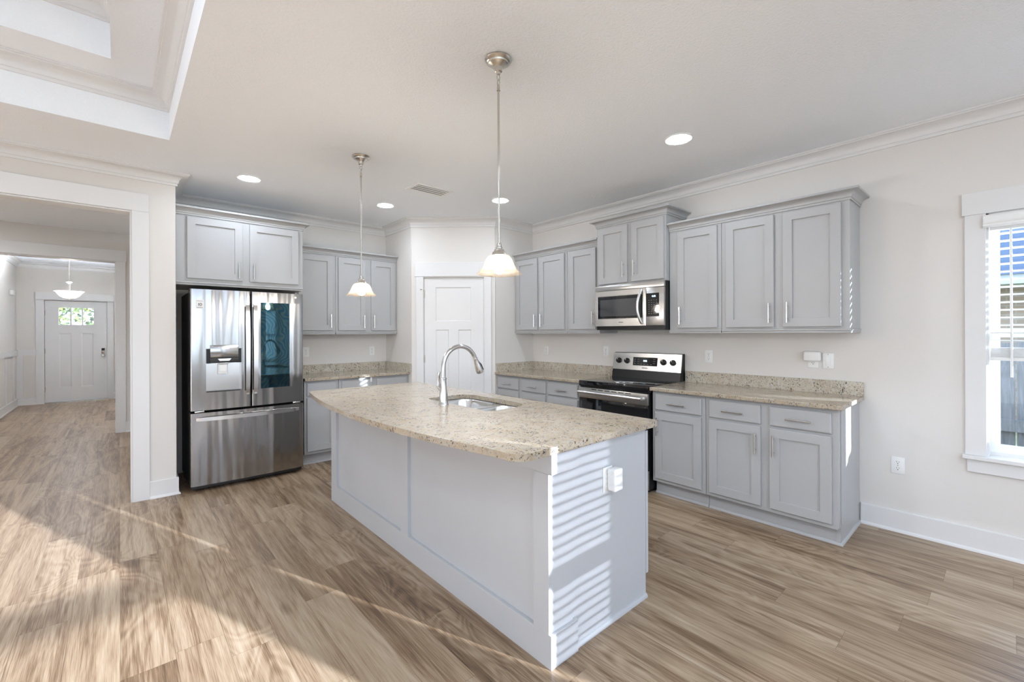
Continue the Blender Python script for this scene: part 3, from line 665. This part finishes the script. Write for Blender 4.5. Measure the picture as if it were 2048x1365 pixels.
# sink
def rrect(x0, x1, y0, y1, r, n=6): return arc(x1 - r, y1 - r, r, 0, 90, n) + arc(x0 + r, y1 - r, r, 90, 180, n) + arc(x0 + r, y0 + r, r, 180, 270, n) + arc(x1 - r, y0 + r, r, 270, 360, n)
sk = thing('kitchen_sink', 'double-bowl stainless sink set under the island slab', 'sink', (0, 0, 0))
def bowl(x0, x1, y0, y1, r, ztop, dp):
    b = B(); rings = []
    for ins, z in ((0, ztop), (.006, ztop - .012), (.012, ztop - dp + .03), (.022, ztop - dp + .008), (.045, ztop - dp)):
        rings.append([b.bm.verts.new((x, y, z)) for x, y in rrect(x0 + ins, x1 - ins, y0 + ins, y1 - ins, max(r - ins * .6, .02))])
    for a, c in zip(rings, rings[1:]):
        for k in range(len(a)): b.bm.faces.new((a[k], a[(k + 1) % len(a)], c[(k + 1) % len(a)], c[k]))
    b.bm.faces.new(rings[-1]); return b.obj('bowl', 'sink_steel', sk)
bm = bmesh.new(); ee = []
for pts in (rrect(1.600, 2.015, 2.012, 2.785, .06), rrect(1.628, 1.985, 2.345, 2.748, .09), rrect(1.628, 1.985, 2.055, 2.310, .09)):
    ee += loop(pts, CZ - .0025)[1]
bmesh.ops.triangle_fill(bm, use_beauty=True, edges=ee)
bb = B(); bb.bm.free(); bb.bm = bm; bb.obj('rim', 'sink_steel', sk, smooth=False)
k1 = bowl(1.628, 1.985, 2.345, 2.748, .09, CZ - .003, .21); k2 = bowl(1.628, 1.985, 2.055, 2.310, .09, CZ - .003, .17)
B().lathe([(0, .002), (.03, .002), (.042, .006), (.045, .002), (.045, 0)], (1.80, 2.55, CZ - .213), 20).obj('drain', 'handle_steel', k1)
B().lathe([(0, .002), (.03, .002), (.042, .006), (.045, .002), (.045, 0)], (1.80, 2.18, CZ - .180), 20).obj('drain', 'handle_steel', k2)

# faucet, spout points to +x over the bowls
fa = thing('faucet', 'brushed steel gooseneck faucet behind the island sink', 'faucet', (1.566, 2.425, ZT))
B().lathe([(0, 0), (.032, 0), (.032, .006), (.029, .012), (.0275, .03), (.027, .06), (.024, .09), (.0195, .12), (.018, .15), (.0185, .166), (.0205, .168), (.0205, .175), (.016, .178), (0, .178)], seg=32).obj('body', 'faucet_steel', fa)
pts = [(0, 0, .172), (0, 0, .21), (0, 0, .24)] + [(.132 - .132 * math.cos(math.radians(a)), 0, .245 + .132 * math.sin(math.radians(a))) for a in range(8, 161, 8)]
B().tube(pts, .0142, 16).obj('spout', 'faucet_steel', fa)
e = Vector(pts[-1]); dv = (Vector(pts[-1]) - Vector(pts[-2])).normalized()
hd = [e + dv * t for t in (-.004, 0, .004, .02, .05, .085, .105, .11)]
sh = B().tube(hd, .014, 18, [.0155, .0165, .0155, .016, .0215, .0255, .0245, .018]).obj('spray_head', 'faucet_steel', fa)
pc = e + dv * .075; nv = Vector((dv.z * -1, 0, dv.x)) ; nv = nv if nv.x > 0 else -nv
B().tube([e + dv * .035 + nv * .019, e + dv * .06 + nv * .0265, e + dv * .10 + nv * .031], .006, 8, [.004, .007, .004]).obj('spray_button', 'black_plastic', sh)
lv = B().tube([(0, .018, .095), (0, .045, .105), (0, .056, .112)], .013, 14, [.015, .014, .013]).lathe([(0, -.016), (.012, -.012), (.0165, 0), (.012, .012), (0, .016)], (0, .058, .118), 16).obj('handle_joint', 'faucet_steel', fa)
B().tube([(0, .058, .122), (0, .060, .15), (0, .056, .185), (0, .052, .208), (0, .050, .216)], .008, 12, [.0075, .008, .009, .0095, .005]).obj('lever', 'faucet_steel', fa)

# ------------------------------------------------------------------ refrigerator (local x = width, front -y)
fr_ = thing('refrigerator', 'stainless french-door refrigerator with a dark glass pane', 'refrigerator', (.455, 0, 0))
FW = .918
B().box(.006, FW - .006, 4.775, 5.43, .035, 1.752, .004).box(.05, FW - .05, 4.80, 5.40, 0, .035).box(.0, .16, 4.70, 4.80, 1.752, 1.775, .004).box(FW - .16, FW, 4.70, 4.80, 1.752, 1.775, .004).obj('cabinet', 'dark_side', fr_, smooth=False)
B().box(.004, FW - .004, 4.765, 4.776, .06, 1.76).obj('gasket', 'shadow_gap', fr_, smooth=False)
B().box(.01, FW - .01, 4.71, 4.78, .018, .055, .006).obj('toe_grille', 'dark_side', fr_)
def yfront(x): return 4.672 - .016 * (1 - ((x - FW / 2) / (FW / 2)) ** 2)
def curved_leaf(b, x0, x1, z0, z1, holes, yback=4.765, r=.012):
    """bulged door slab with rounded vertical edges and pockets (xa,xb,za,zb,depth)"""
    xs = sorted({*[x0 + r + (x1 - x0 - 2 * r) * k / 18 for k in range(19)], *[v for h in holes for v in h[:2]]})
    zs = sorted({z0, z1, *[v for h in holes for v in h[2:4]]})
    cols = [(x0, yback)] + [(x0 + r - r * math.cos(a), yfront(x0 + r) + r - r * math.sin(a)) for a in (0, PI / 8, PI / 4, 3 * PI / 8)] + [(x, yfront(x)) for x in xs] + [(x1 - r + r * math.sin(a), yfront(x1 - r) + r - r * math.cos(a)) for a in (PI / 8, PI / 4, 3 * PI / 8, PI / 2)] + [(x1, yback)]
    inh = lambda xa, xb, za, zb: any(h[0] - 1e-6 <= xa and xb <= h[1] + 1e-6 and h[2] - 1e-6 <= za and zb <= h[3] + 1e-6 for h in holes)
    g = [[b.bm.verts.new((x, y, z)) for z in zs] for x, y in cols]
    for i in range(len(cols) - 1):
        for j in range(len(zs) - 1):
            if not inh(cols[i][0], cols[i + 1][0], zs[j], zs[j + 1]): b.bm.faces.new((g[i][j], g[i + 1][j], g[i + 1][j + 1], g[i][j + 1]))
    b.bm.faces.new([c[-1] for c in g]); b.bm.faces.new([c[0] for c in g][::-1])
    for xa, xb, za, zb, dp in holes:
        cx = [x for x in xs if xa - 1e-6 <= x <= xb + 1e-6]; yd = yfront((xa + xb) / 2) + dp
        for p, q_ in zip(cx, cx[1:]):
            for z in (za, zb): b.face([(p, yfront(p), z), (q_, yfront(q_), z), (q_, yd, z), (p, yd, z)])
        for x in (xa, xb): b.face([(x, yfront(x), za), (x, yfront(x), zb), (x, yd, zb), (x, yd, za)])
        b.face([(xa, yd, za), (xb, yd, za), (xb, yd, zb), (xa, yd, zb)])
    bmesh.ops.remove_doubles(b.bm, verts=b.bm.verts[:], dist=1e-5); return b
ld = curved_leaf(B(), .002, .4555, .712, 1.772, [(.110, .384, .866, 1.250, .05)]).obj('left_door', 'fridge_steel', fr_)
rd = curved_leaf(B(), .4625, FW - .002, .712, 1.772, [(.537, .880, .866, 1.676, .003)]).obj('right_door', 'fridge_steel', fr_)
fzd = curved_leaf(B(), .002, FW - .002, .058, .690, []).obj('freezer_drawer', 'fridge_steel', fr_)
g_ = B(); xs_ = [.5385 + (.8785 - .5385) * k / 12 for k in range(13)]
g_.prism([(x, yfront(x) - .0005) for x in xs_] + [(x, yfront(x) + .0025) for x in xs_[::-1]], .8675, 1.6745); g_.obj('mirror_pane', 'mirror_pane', rd)
# dispenser
dsp = B().box(.113, .381, 4.702, 4.705, .868, 1.248).box(.111, .113, 4.664, 4.704, .868, 1.248).box(.381, .383, 4.664, 4.704, .868, 1.248).obj('dispenser_liner', 'stainless', ld, smooth=False)
for x_ in (.113, .345): B().box(x_, x_ + .036, 4.668, 4.702, 1.12, 1.248).obj('dispenser_shade', 'black_plastic', ld, smooth=False)
dc = B().box(.141, .356, 4.648, 4.672, 1.172, 1.281, .003).obj('control_panel', 'fridge_steel', ld)
B().box(.139, .358, 4.652, 4.700, 1.122, 1.171, .006).obj('dispenser_hood', 'dark_side', ld)
for k in range(8):
    xx = .158 + k * .026; B().lathe([(.005, 0), (.005, -.0008), (.0042, -.0008), (.0042, 0)], (xx, 4.6478, 1.207 + (.008 if k % 3 == 0 else 0)), 12, 'y').obj('touch_key', 'grey_ink', dc)
ch = B().prism([(.196, 1.160), (.300, 1.160), (.284, 1.140), (.212, 1.140)], 4.648, 4.690, lambda a, c, l: (a, l, c)).box(.210, .285, 4.665, 4.690, 1.112, 1.142, .004).obj('ice_chute', 'handle_steel', ld, smooth=False)
B().box(.202, .280, 4.688, 4.702, 1.018, 1.115, .008).box(.210, .272, 4.680, 4.690, 1.04, 1.11, .004).obj('paddle', 'white_plastic', ld)
B().box(.120, .374, 4.672, 4.700, .868, .874).obj('drip_tray', 'dark_side', ld, smooth=False)
# bowed bar handles
def bar_handle(parent, x, wd):
    b = B(); n = 22
    for sgn in (0,):
        prof = []
        for k in range(n + 1):
            t = k / n; z = .822 + (1.665 - .822) * t; bowy = 4.650 - .030 * (1 - (2 * t - 1) ** 2) ** .6
            hw = wd / 2 * (1 - .25 * abs(2 * t - 1) ** 6); prof.append((z, bowy, hw))
        rings = [[b.bm.verts.new(p) for p in ((x - hw, y, z), (x + hw, y, z), (x + hw - .004, y + .014, z), (x - hw + .004, y + .014, z))] for z, y, hw in prof]
        for a, c in zip(rings, rings[1:]):
            for k in range(4): b.bm.faces.new((a[k], a[(k + 1) % 4], c[(k + 1) % 4], c[k]))
        b.bm.faces.new(rings[0][::-1]); b.bm.faces.new(rings[-1])
    b.box(x - .012, x + .012, 4.645, 4.664, .824, .85).box(x - .012, x + .012, 4.645, 4.664, 1.635, 1.663)
    return b.obj('handle', 'handle_steel', parent)
bar_handle(ld, .428, .036); bar_handle(rd, .492, .036)
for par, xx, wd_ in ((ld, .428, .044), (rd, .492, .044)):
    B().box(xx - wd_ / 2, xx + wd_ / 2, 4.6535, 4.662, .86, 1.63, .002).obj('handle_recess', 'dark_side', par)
hb = B(); rings = []
for k in range(25):
    t = k / 24; x = .040 + (.872 - .040) * t; y = 4.662 - .040 * (1 - (2 * t - 1) ** 2) ** .5; hh = .017 - .004 * abs(2 * t - 1) ** 8
    rings.append([hb.bm.verts.new(p) for p in ((x, y, .637 - hh), (x, y, .637 + hh), (x, y + .012, .637 + hh - .003), (x, y + .012, .637 - hh + .003))])
for a, c in zip(rings, rings[1:]):
    for k in range(4): hb.bm.faces.new((a[k], a[(k + 1) % 4], c[(k + 1) % 4], c[k]))
hb.bm.faces.new(rings[0][::-1]); hb.bm.faces.new(rings[-1]); hb.obj('handle', 'handle_steel', fzd)
stk = B().box(.042, .097, 4.6705, 4.6715, 1.603, 1.681).obj('warranty_sticker', 'white_plastic', ld, smooth=False)
stk.location = (0, -.0135, 0); 
text('sticker_number', 'I0', .036, 'ink', stk, (.0695, 4.670, 1.636), FRONT, sx=1.15)
for zz, n_ in ((1.668, 7), (1.611, 9)):
    B().box(.048, .091, 4.6702, 4.6706, zz - .0018, zz + .0018).obj('sticker_print', 'grey_ink', stk, smooth=False)
for xx in (.03, FW - .10): B().box(xx, xx + .07, 4.668, 4.76, .694, .709, .003).obj('hinge', 'handle_steel', fr_)
B().lathe([(0, -.001), (.011, -.001), (.011, .0)], (.842, 4.660, 1.735), 16, 'y').obj('round_badge', 'white_plastic', rd)

# ------------------------------------------------------------------ range (local x from its left side, front -y)
rg = thing('range', 'stainless and black electric range between the base cabinets', 'stove', (XR, 2.785, 0), RZ)
RW_ = .757
B().box(.002, RW_ - .002, -.630, -.03, .03, .862).box(.03, RW_ - .03, -.60, -.05, 0, .03).obj('body', 'black_plastic', rg, smooth=False)
B().box(-.001, RW_ + .001, -.652, -.085, .862, .917, .006).obj('cooktop', 'cooktop_glass', rg)
od = B().box(.004, RW_ - .004, -.655, -.632, .205, .752, .003).obj('oven_door', 'black_glass', rg)
B().box(.004, RW_ - .004, -.660, -.632, .753, .852, .003).obj('door_band', 'stainless', od)
hb = B().tube([(.035, -.708, .812), (RW_ - .035, -.708, .812)], .0135, 14)
for xx in (.045, RW_ - .045): hb.box(xx - .014, xx + .014, -.708, -.660, .800, .824, .004)
hb.obj('handle', 'handle_steel', od)
b = B()
for k in range(6): b.box(.16 + k * .075, .16 + k * .075 + .055, -.6605, -.6595, .836, .843)
b.obj('vent_slots', 'shadow_gap', od, smooth=False)
B().box(.004, RW_ - .004, -.650, -.632, .028, .195, .003).obj('storage_drawer', 'stainless', rg)
bg = B().prism([(-.110, .917), (-.008, .917), (-.008, 1.172), (-.050, 1.172), (-.062, 1.16)], .0, RW_, lambda a, c, l: (l, a, c)).obj('backguard', 'black_plastic', rg, smooth=False)
CPN = Vector((0, -1, .13)).normalized()
cp = B().prism([(-.0945, .998), (-.082, .998), (-.055, 1.168), (-.0675, 1.168)], -.002, RW_ + .002, lambda a, c, l: (l, a, c)).obj('control_panel', 'stainless', bg, smooth=False)
def py(z): return -.0945 + (z - .998) / (1.168 - .998) * (.027)
tilt = math.atan2(.027, .17)
B().prism([(py(1.045) - .0015, 1.045), (py(1.045) + .001, 1.045), (py(1.128) + .001, 1.128), (py(1.128) - .0015, 1.128)], .240, .512, lambda a, c, l: (l, a, c)).obj('display', 'black_glass', cp, smooth=False)
text('clock', '4:46', .024, 'clock_digits', cp, (.378, py(1.093) - .0022, 1.093), (PI / 2 - tilt, 0, 0))
text('brand_text', 'SAMSUNG', .014, 'ink', cp, (.378, py(1.022) - .0008, 1.022), (PI / 2 - tilt, 0, 0))
for k in range(6):
    xx = .262 + (k % 2) * .038; zz = 1.065 + (k // 2) * .021; B().box(xx - .008, xx + .008, py(zz) - .0022, py(zz) - .0016, zz - .003, zz + .003).obj('touch_mark', 'grey_ink', cp, smooth=False)
for k in range(4): B().box(.326 + k * .036, .346 + k * .036, py(1.06) - .0022, py(1.06) - .0016, 1.057, 1.063).obj('touch_mark', 'grey_ink', cp, smooth=False)
for k in range(3): B().box(.465, .49, py(1.07 + k * .02) - .0022, py(1.07 + k * .02) - .0016, 1.068 + k * .02, 1.073 + k * .02).obj('touch_mark', 'grey_ink', cp, smooth=False)
for xx in (.072, .169, .578, .676):
    kb = B().lathe([(.029, 0), (.029, -.006), (.024, -.009), (.0225, -.026), (.019, -.029), (0, -.030)], (0, 0, 0), 24, 'y').box(-.004, .004, -.034, -.028, -.021, .021, .001).obj('knob', 'black_plastic', cp)
    kb.location = (xx, py(1.087) - .0005, 1.087); kb.rotation_euler = (-tilt, 0, 0)
    B().box(-.002, .002, -.0345, -.0335, .006, .020).obj('pointer', 'white_plastic', kb, smooth=False)
    B().lathe([(.0018, -.0008), (0, -.0008)], (xx + .036, py(1.118), 1.118), 8, 'y').obj('knob_mark', 'ink', cp)

# ------------------------------------------------------------------ microwave
mv = thing('microwave', 'stainless over-the-range microwave hung under the short cabinet', 'microwave', (XR, 2.778, 0), RZ)
MW = .758
B().box(.002, MW - .002, -.375, -.004, 1.405, 1.842).obj('body', 'black_plastic', mv, smooth=False)
B().box(.0, MW, -.402, -.375, 1.791, 1.842, .003).obj('vent_band', 'stainless', mv)
md = panel_leaf(B(), .0, .580, 1.442, 1.788, -.405, .028, [(.032, .545, 1.512, 1.738)], .003, .002).obj('door', 'stainless', mv, smooth=False)
B().box(.036, .541, -.4035, -.402, 1.516, 1.734).obj('window_border', 'black_glass', md, smooth=False)
B().box(.065, .490, -.4042, -.4036, 1.538, 1.702).obj('window_screen', 'smoked_window', md, smooth=False)
B().box(.583, MW, -.405, -.377, 1.442, 1.788, .003).obj('control_side', 'stainless', mv)
kp = B().box(.585, .712, -.4065, -.4051, 1.524, 1.736, .001).obj('keypad', 'black_glass', mv, smooth=False)
text('clock', '4:46', .022, 'clock_digits', kp, (.660, -.4072, 1.707), FRONT, .0004)
kk = B()
for r in range(7):
    for c in range(4): kk.box(.607 + c * .025, .617 + c * .025, -.4071, -.4065, 1.548 + r * .02, 1.553 + r * .02)
kk.obj('key_marks', 'grey_ink', kp, smooth=False)
b = B(); n = 20; pts = []
for k in range(n + 1):
    t = k / n; pts.append((.538 - .022 * math.sin(PI * t), -.409 - .040 * math.sin(PI * t) ** .7, 1.462 + .312 * t))
b.tube(pts, .012, 12).obj('handle', 'handle_steel', md)
text('brand_text', 'SAMSUNG', .011, 'ink', md, (.31, -.4056, 1.478), FRONT, .0003)
B().box(.03, .30, -.36, -.08, 1.400, 1.405).box(.46, .73, -.36, -.08, 1.400, 1.405).obj('grease_filters', 'grey_ink', mv, smooth=False)

# ------------------------------------------------------------------ pendants, cans, vent
def pendant(label, x, y):
    t = thing('pendant_lamp', label, 'pendant lamp', (x, y, 0), 0, 'pendants over the island')
    B().lathe([(0, ZC - .0005), (.066, ZC - .0005), (.068, ZC - .006), (.062, ZC - .014), (.052, ZC - .018), (.050, ZC - .024), (.030, ZC - .034), (.022, ZC - .042), (.019, ZC - .062), (.011, ZC - .066), (.009, ZC - .076), (0, ZC - .078)], seg=36).obj('canopy', 'satin_nickel', t)
    lk_ = B()
    def ring(cz, vert):
        pts = [((.009 * math.cos(a) if vert else 0), (0 if vert else .009 * math.cos(a)), cz + .017 * math.sin(a)) for a in [2 * PI * k / 16 for k in range(17)]]
        lk_.tube(pts, .0022, 8, caps=False)
    ring(ZC - .090, True); ring(ZC - .116, False)
    lk_.obj('chain_link', 'satin_nickel', t)
    B().lathe([(0, 2.630), (.006, 2.630), (.0075, 2.622), (.0075, 2.604), (.009, 2.602), (.009, 2.598), (.0058, 2.596), (.0058, 1.828), (0, 1.828)], seg=16).obj('rod', 'satin_nickel', t)
    B().lathe([(0, 1.832), (.010, 1.832), (.012, 1.826), (.012, 1.814), (.017, 1.810), (.017, 1.803), (.024, 1.799), (.026, 1.790), (.034, 1.784), (.037, 1.776), (.040, 1.768), (.036, 1.766), (0, 1.766)], seg=32).obj('socket_cap', 'satin_nickel', t)
    pr = [(.036, 1.772), (.052, 1.766), (.064, 1.752), (.072, 1.735), (.079, 1.716), (.090, 1.698), (.104, 1.684), (.114, 1.676), (.112, 1.674), (.101, 1.681), (.087, 1.695), (.076, 1.714), (.069, 1.733), (.061, 1.749), (.050, 1.762), (.036, 1.768)]
    B().lathe(pr, seg=48).obj('glass_shade', 'alabaster_glass', t)
    B().lathe([(0, 1.766), (.013, 1.766), (.013, 1.748), (.020, 1.735), (.029, 1.715), (.030, 1.700), (.024, 1.686), (.012, 1.678), (0, 1.676)], seg=24).obj('bulb', 'bulb_glow', t)
    return t
pendant('nickel pendant lamp over the near end of the island, lit bell shade', 1.430, 1.700)
pendant('nickel pendant lamp over the far end of the island, lit bell shade', 1.409, 3.340)

def can(label, x, y, z=ZC, group='recessed ceiling lights', lens='can_lens'):
    t = thing('recessed_light', label, 'ceiling light', (x, y, z), 0, group)
    B().lathe([(.098, -.0005), (.098, -.004), (.090, -.007), (.078, -.004), (.078, -.0005)], seg=40).obj('trim_ring', 'white_plastic', t)
    B().lathe([(.0775, -.002), (.0775, -.0045), (0, -.0055)], seg=32).obj('lens', lens, t)
can('round recessed light in the ceiling in front of the fridge cabinets', .862, 4.457)
can('round recessed light in the ceiling in front of the pantry, left of the vent', 2.141, 4.438)
can('round recessed light in the ceiling beside the near pendant rod, right of the vent', 2.959, 3.492)
can('round recessed light in the ceiling above the right-hand counter, alone at the right', 2.978, 1.551)
HID = 'added fill lights behind the viewer'
for i, (x, y, z) in enumerate(((1.9, -1.0, ZC), (.9, -2.6, ZC), (2.9, -2.9, ZC), (-1.0, -1.2, Z2), (-2.6, -1.2, Z2), (-1.0, 1.6, Z2), (-2.6, 1.6, Z2))):  # unseen lamps added to brighten the room
    can('added round fill light in the living area ceiling, out of view', x, y, z, HID, 'far_fill_lens')
for x, y in ((-1.6, 5.7), (-1.9, 7.2)): can('added round fill light in the hall ceiling, out of view', x, y, ZH, 'added hall fill lights out of view', 'hall_fill_lens')  # unseen lamps added to brighten the passage

vt = thing('ceiling_vent', 'white louvered air vent in the ceiling between the pendants', 'vent', (2.235, 3.690, ZC))
B().box(-.20, .20, -.115, -.085, -.006, -.0005, .002).box(-.20, .20, .085, .115, -.006, -.0005, .002).box(-.20, -.17, -.085, .085, -.006, -.0005).box(.17, .20, -.085, .085, -.006, -.0005).obj('frame', 'white_plastic', vt, smooth=False)
b = B()
for k in range(4):
    yy = -.066 + k * .044; b.prism([(yy - .020, -.011), (yy + .022, -.005), (yy + .022, -.003), (yy - .020, -.009)], -.168, .168, lambda a, c, l: (l, a, c))
b.obj('louvers', 'white_plastic', vt, smooth=False)
B().box(-.17, .17, -.085, .085, -.0012, -.0006).obj('duct', 'duct_grey', vt, smooth=False)

# hall bowl pendant
hp = thing('bowl_pendant', 'lit glass bowl pendant in the foyer before the front door', 'pendant lamp', (-.62, 10.45, 0))
B().tube([(0, 0, ZH), (0, 0, 2.27)], .006, 8).lathe([(0, ZH - .001), (.06, ZH - .001), (.05, ZH - .03), (0, ZH - .035)], seg=20).obj('chain', 'satin_nickel', hp)
B().lathe([(0, 2.275), (.048, 2.262), (.03, 2.245), (.012, 2.232), (.012, 2.02), (0, 2.02)], seg=24).obj('stem', 'satin_nickel', hp)
B().lathe([(.190, 2.105), (.186, 2.108), (.150, 2.075), (.115, 2.030), (.07, 2.000), (0, 1.992), (0, 1.986), (.072, 1.994), (.118, 2.024), (.154, 2.070)], seg=40).obj('glass_bowl', 'bowl_glass', hp)
for s in (-1, 1): B().lathe([(0, -.03), (.02, -.024), (.028, 0), (.02, .024), (0, .03)], (s * .055, 0, 2.045), 16).obj('bulb', 'bowl_bulb_glow', hp)
B().lathe([(0, 1.985), (.012, 1.984), (.014, 1.975), (.006, 1.965), (0, 1.96)], seg=16).obj('finial', 'satin_nickel', hp)

# ------------------------------------------------------------------ outlets and small wall things
def outlet(label, loc, rotz, group='wall outlets', kind='duplex', dup=True):
    t = thing('wall_outlet' if kind != 'blank' else 'wall_switch', label, 'outlet' if kind != 'blank' else 'switch', loc, rotz, group)
    B().box(-.036, .036, -.006, -.0005, -.058, .058, .003).obj('cover_plate', 'white_plastic', t)
    if kind == 'duplex':
        for s in ((-1, 1) if dup else (-1,)):
            rc = B().prism(arc(0, s * .021, .0165, 0, 360, 20)[:-1], -.0078, -.005, lambda a, c, l: (a, l, c)).obj('receptacle', 'white_plastic', t)
            B().box(-.0075, -.0055, -.0085, -.0077, s * .021 + .000, s * .021 + .009).box(.0055, .0075, -.0085, -.0077, s * .021 + .001, s * .021 + .008).box(-.0025, .0025, -.0085, -.0077, s * .021 - .010, s * .021 - .005).obj('slots', 'slot_dark', rc, smooth=False)
        B().lathe([(.003, -.0068), (0, -.0072)], (0, 0, 0), 8, 'y').obj('screw', 'outlet_grey', t)
    else:
        B().box(-.016, .016, -.0085, -.0055, -.033, .033, .002).box(-.012, .012, -.0095, -.008, -.004, .004).obj('rocker', 'white_plastic', t)
        for s in (-1, 1): B().lathe([(.003, -.0068), (0, -.0072)], (0, 0, s * .048), 8, 'y').obj('screw', 'outlet_grey', t)
    return t
def R_out(label, y, z, **k): return outlet(label, (XR, y, z), RZ, **k)
R_out('white outlet low on the right wall between cabinets and window', .501, .455)
R_out('white outlet above the counter just right of the range', 1.803, 1.158)
R_out('white outlet on the wall just left of the range control panel', 2.938, 1.171)
R_out('white outlet on the range wall nearest the pantry corner', 3.843, 1.155)
R_out('white outlet under the plug-in device at the counter end', .995, 1.158, dup=False)
R_out('white double-screw switch plate right of the plug-in device', .899, 1.158, kind='blank')
outlet('white outlet on the back wall tight beside the fridge', (1.632, YB, 1.165), 0)
outlet('white outlet on the back wall near the pantry side', (2.438, YB, 1.156), 0)
pg = B().box(-.056, .056, -.052, -.012, -.038, .036, .012, 3).obj('plugin_device', 'white_plastic', loc=(XR, .996, 1.192), rotz=RZ); tag(pg, 'white plug-in device covering the upper socket above the right counter', 'plug')
outlet('white outlet on the near end of the island', (1.72, IY0 + .0085, .687), 0)
ad = B().box(-.033, .033, -.056, -.010, -.052, .052, .008, 3).obj('power_adapter', 'white_plastic', loc=(1.738, IY0 + .0085, .690)); tag(ad, 'white boxy adapter plugged into the island end', 'plug')
hs = B().box(-.0, .045, -.30, .30, -.045, .045, .008).obj('alarm_sensor', 'white_plastic', loc=(-1.489, 12.2, 2.16)); hs.scale = (1, .35, 1); tag(hs, 'small white box high on the foyer side wall', 'sensor')  # alarm sensor box
ck = B().box(-.011, .011, -.012, -.001, -.03, .012, .003).lathe([(0, -.014), (.009, -.012), (.011, -.004), (.009, 0), (0, 0)], (0, 0, .022), 14, 'y').obj('drawer_blob', 'white_plastic', loc=(2.150, YB - BD - .020, .857)); tag(ck, 'tiny white rounded blob on a drawer front beyond the island', 'blob')  # small white block with a round top

# ------------------------------------------------------------------ outside
struct(B().box(-20, 40, -40, 40, -.30, -.20).obj('ground', 'lawn', smooth=False), 'lawn outside', 'ground')
struct(B().box(-9, 7, -13, YR - .13, -.19, -.02).obj('bounce_slab', 'bounce_concrete', smooth=False), 'pale unseen slab added behind the house to bounce light up', 'bounce_slab')  # unseen pale slab added to bounce daylight up to the ceiling
fnc = thing('fence', 'weathered grey board fence outside the right window', 'fence', (5.2, 0, 0))
for k in range(40):
    y = 2.3 - k * .147; B().box(-.010, .010, y - .139, y, -.2, 1.285 + .01 * math.sin(k * 2.1)).obj('board', 'weathered_board', fnc, smooth=False)
B().box(-.055, -.011, -3.6, 2.3, .60, .69).obj('rail', 'weathered_board', fnc, smooth=False)
hs_ = thing('neighbor_house', 'pale brick house with blue-grey roof beyond the fence', 'house', (11.0, 0, 0))
B().box(0, 6, -4.5, 8, -.2, 2.2).obj('brick_wall', 'brick', hs_, smooth=False)
B().box(-.45, -.02, -5, 8.5, 2.13, 2.28).obj('fascia', 'house_trim', hs_, smooth=False)
B().prism([(-.5, 2.281), (6.5, 2.281), (3.0, 4.6)], -5, 8.5, lambda a, c, l: (a, l, c)).obj('roof', 'roof_shingle', hs_, smooth=False)
def shrub(label, x, y, z, r, n=700):
    b = B()
    for k in range(n):
        d = Vector((random.gauss(0, 1), random.gauss(0, 1), random.gauss(0, 1))).normalized() * r * random.uniform(.55, 1); d.z *= 1.1
        c = Vector((0, 0, z)) + d; u = Vector((random.gauss(0, 1), random.gauss(0, 1), random.gauss(0, 1))).normalized() * .09; v = u.orthogonal().normalized() * .06
        b.face([c - u, c + v, c + u, c - v])
    t = thing('shrub', label, 'shrub', (x, y, 0)); b.obj('foliage', 'leaves', t, smooth=False); B().tube([(0, 0, -.2), (0, 0, z)], .05, 8).obj('stem', 'dark_side', t)
shrub('yellow-green leafy tree seen through the left front-door pane', -2.0, 19.0, 2.2, 1.15)
shrub('yellow-green leafy tree seen through the right front-door pane', .05, 22.0, 2.4, 1.3)
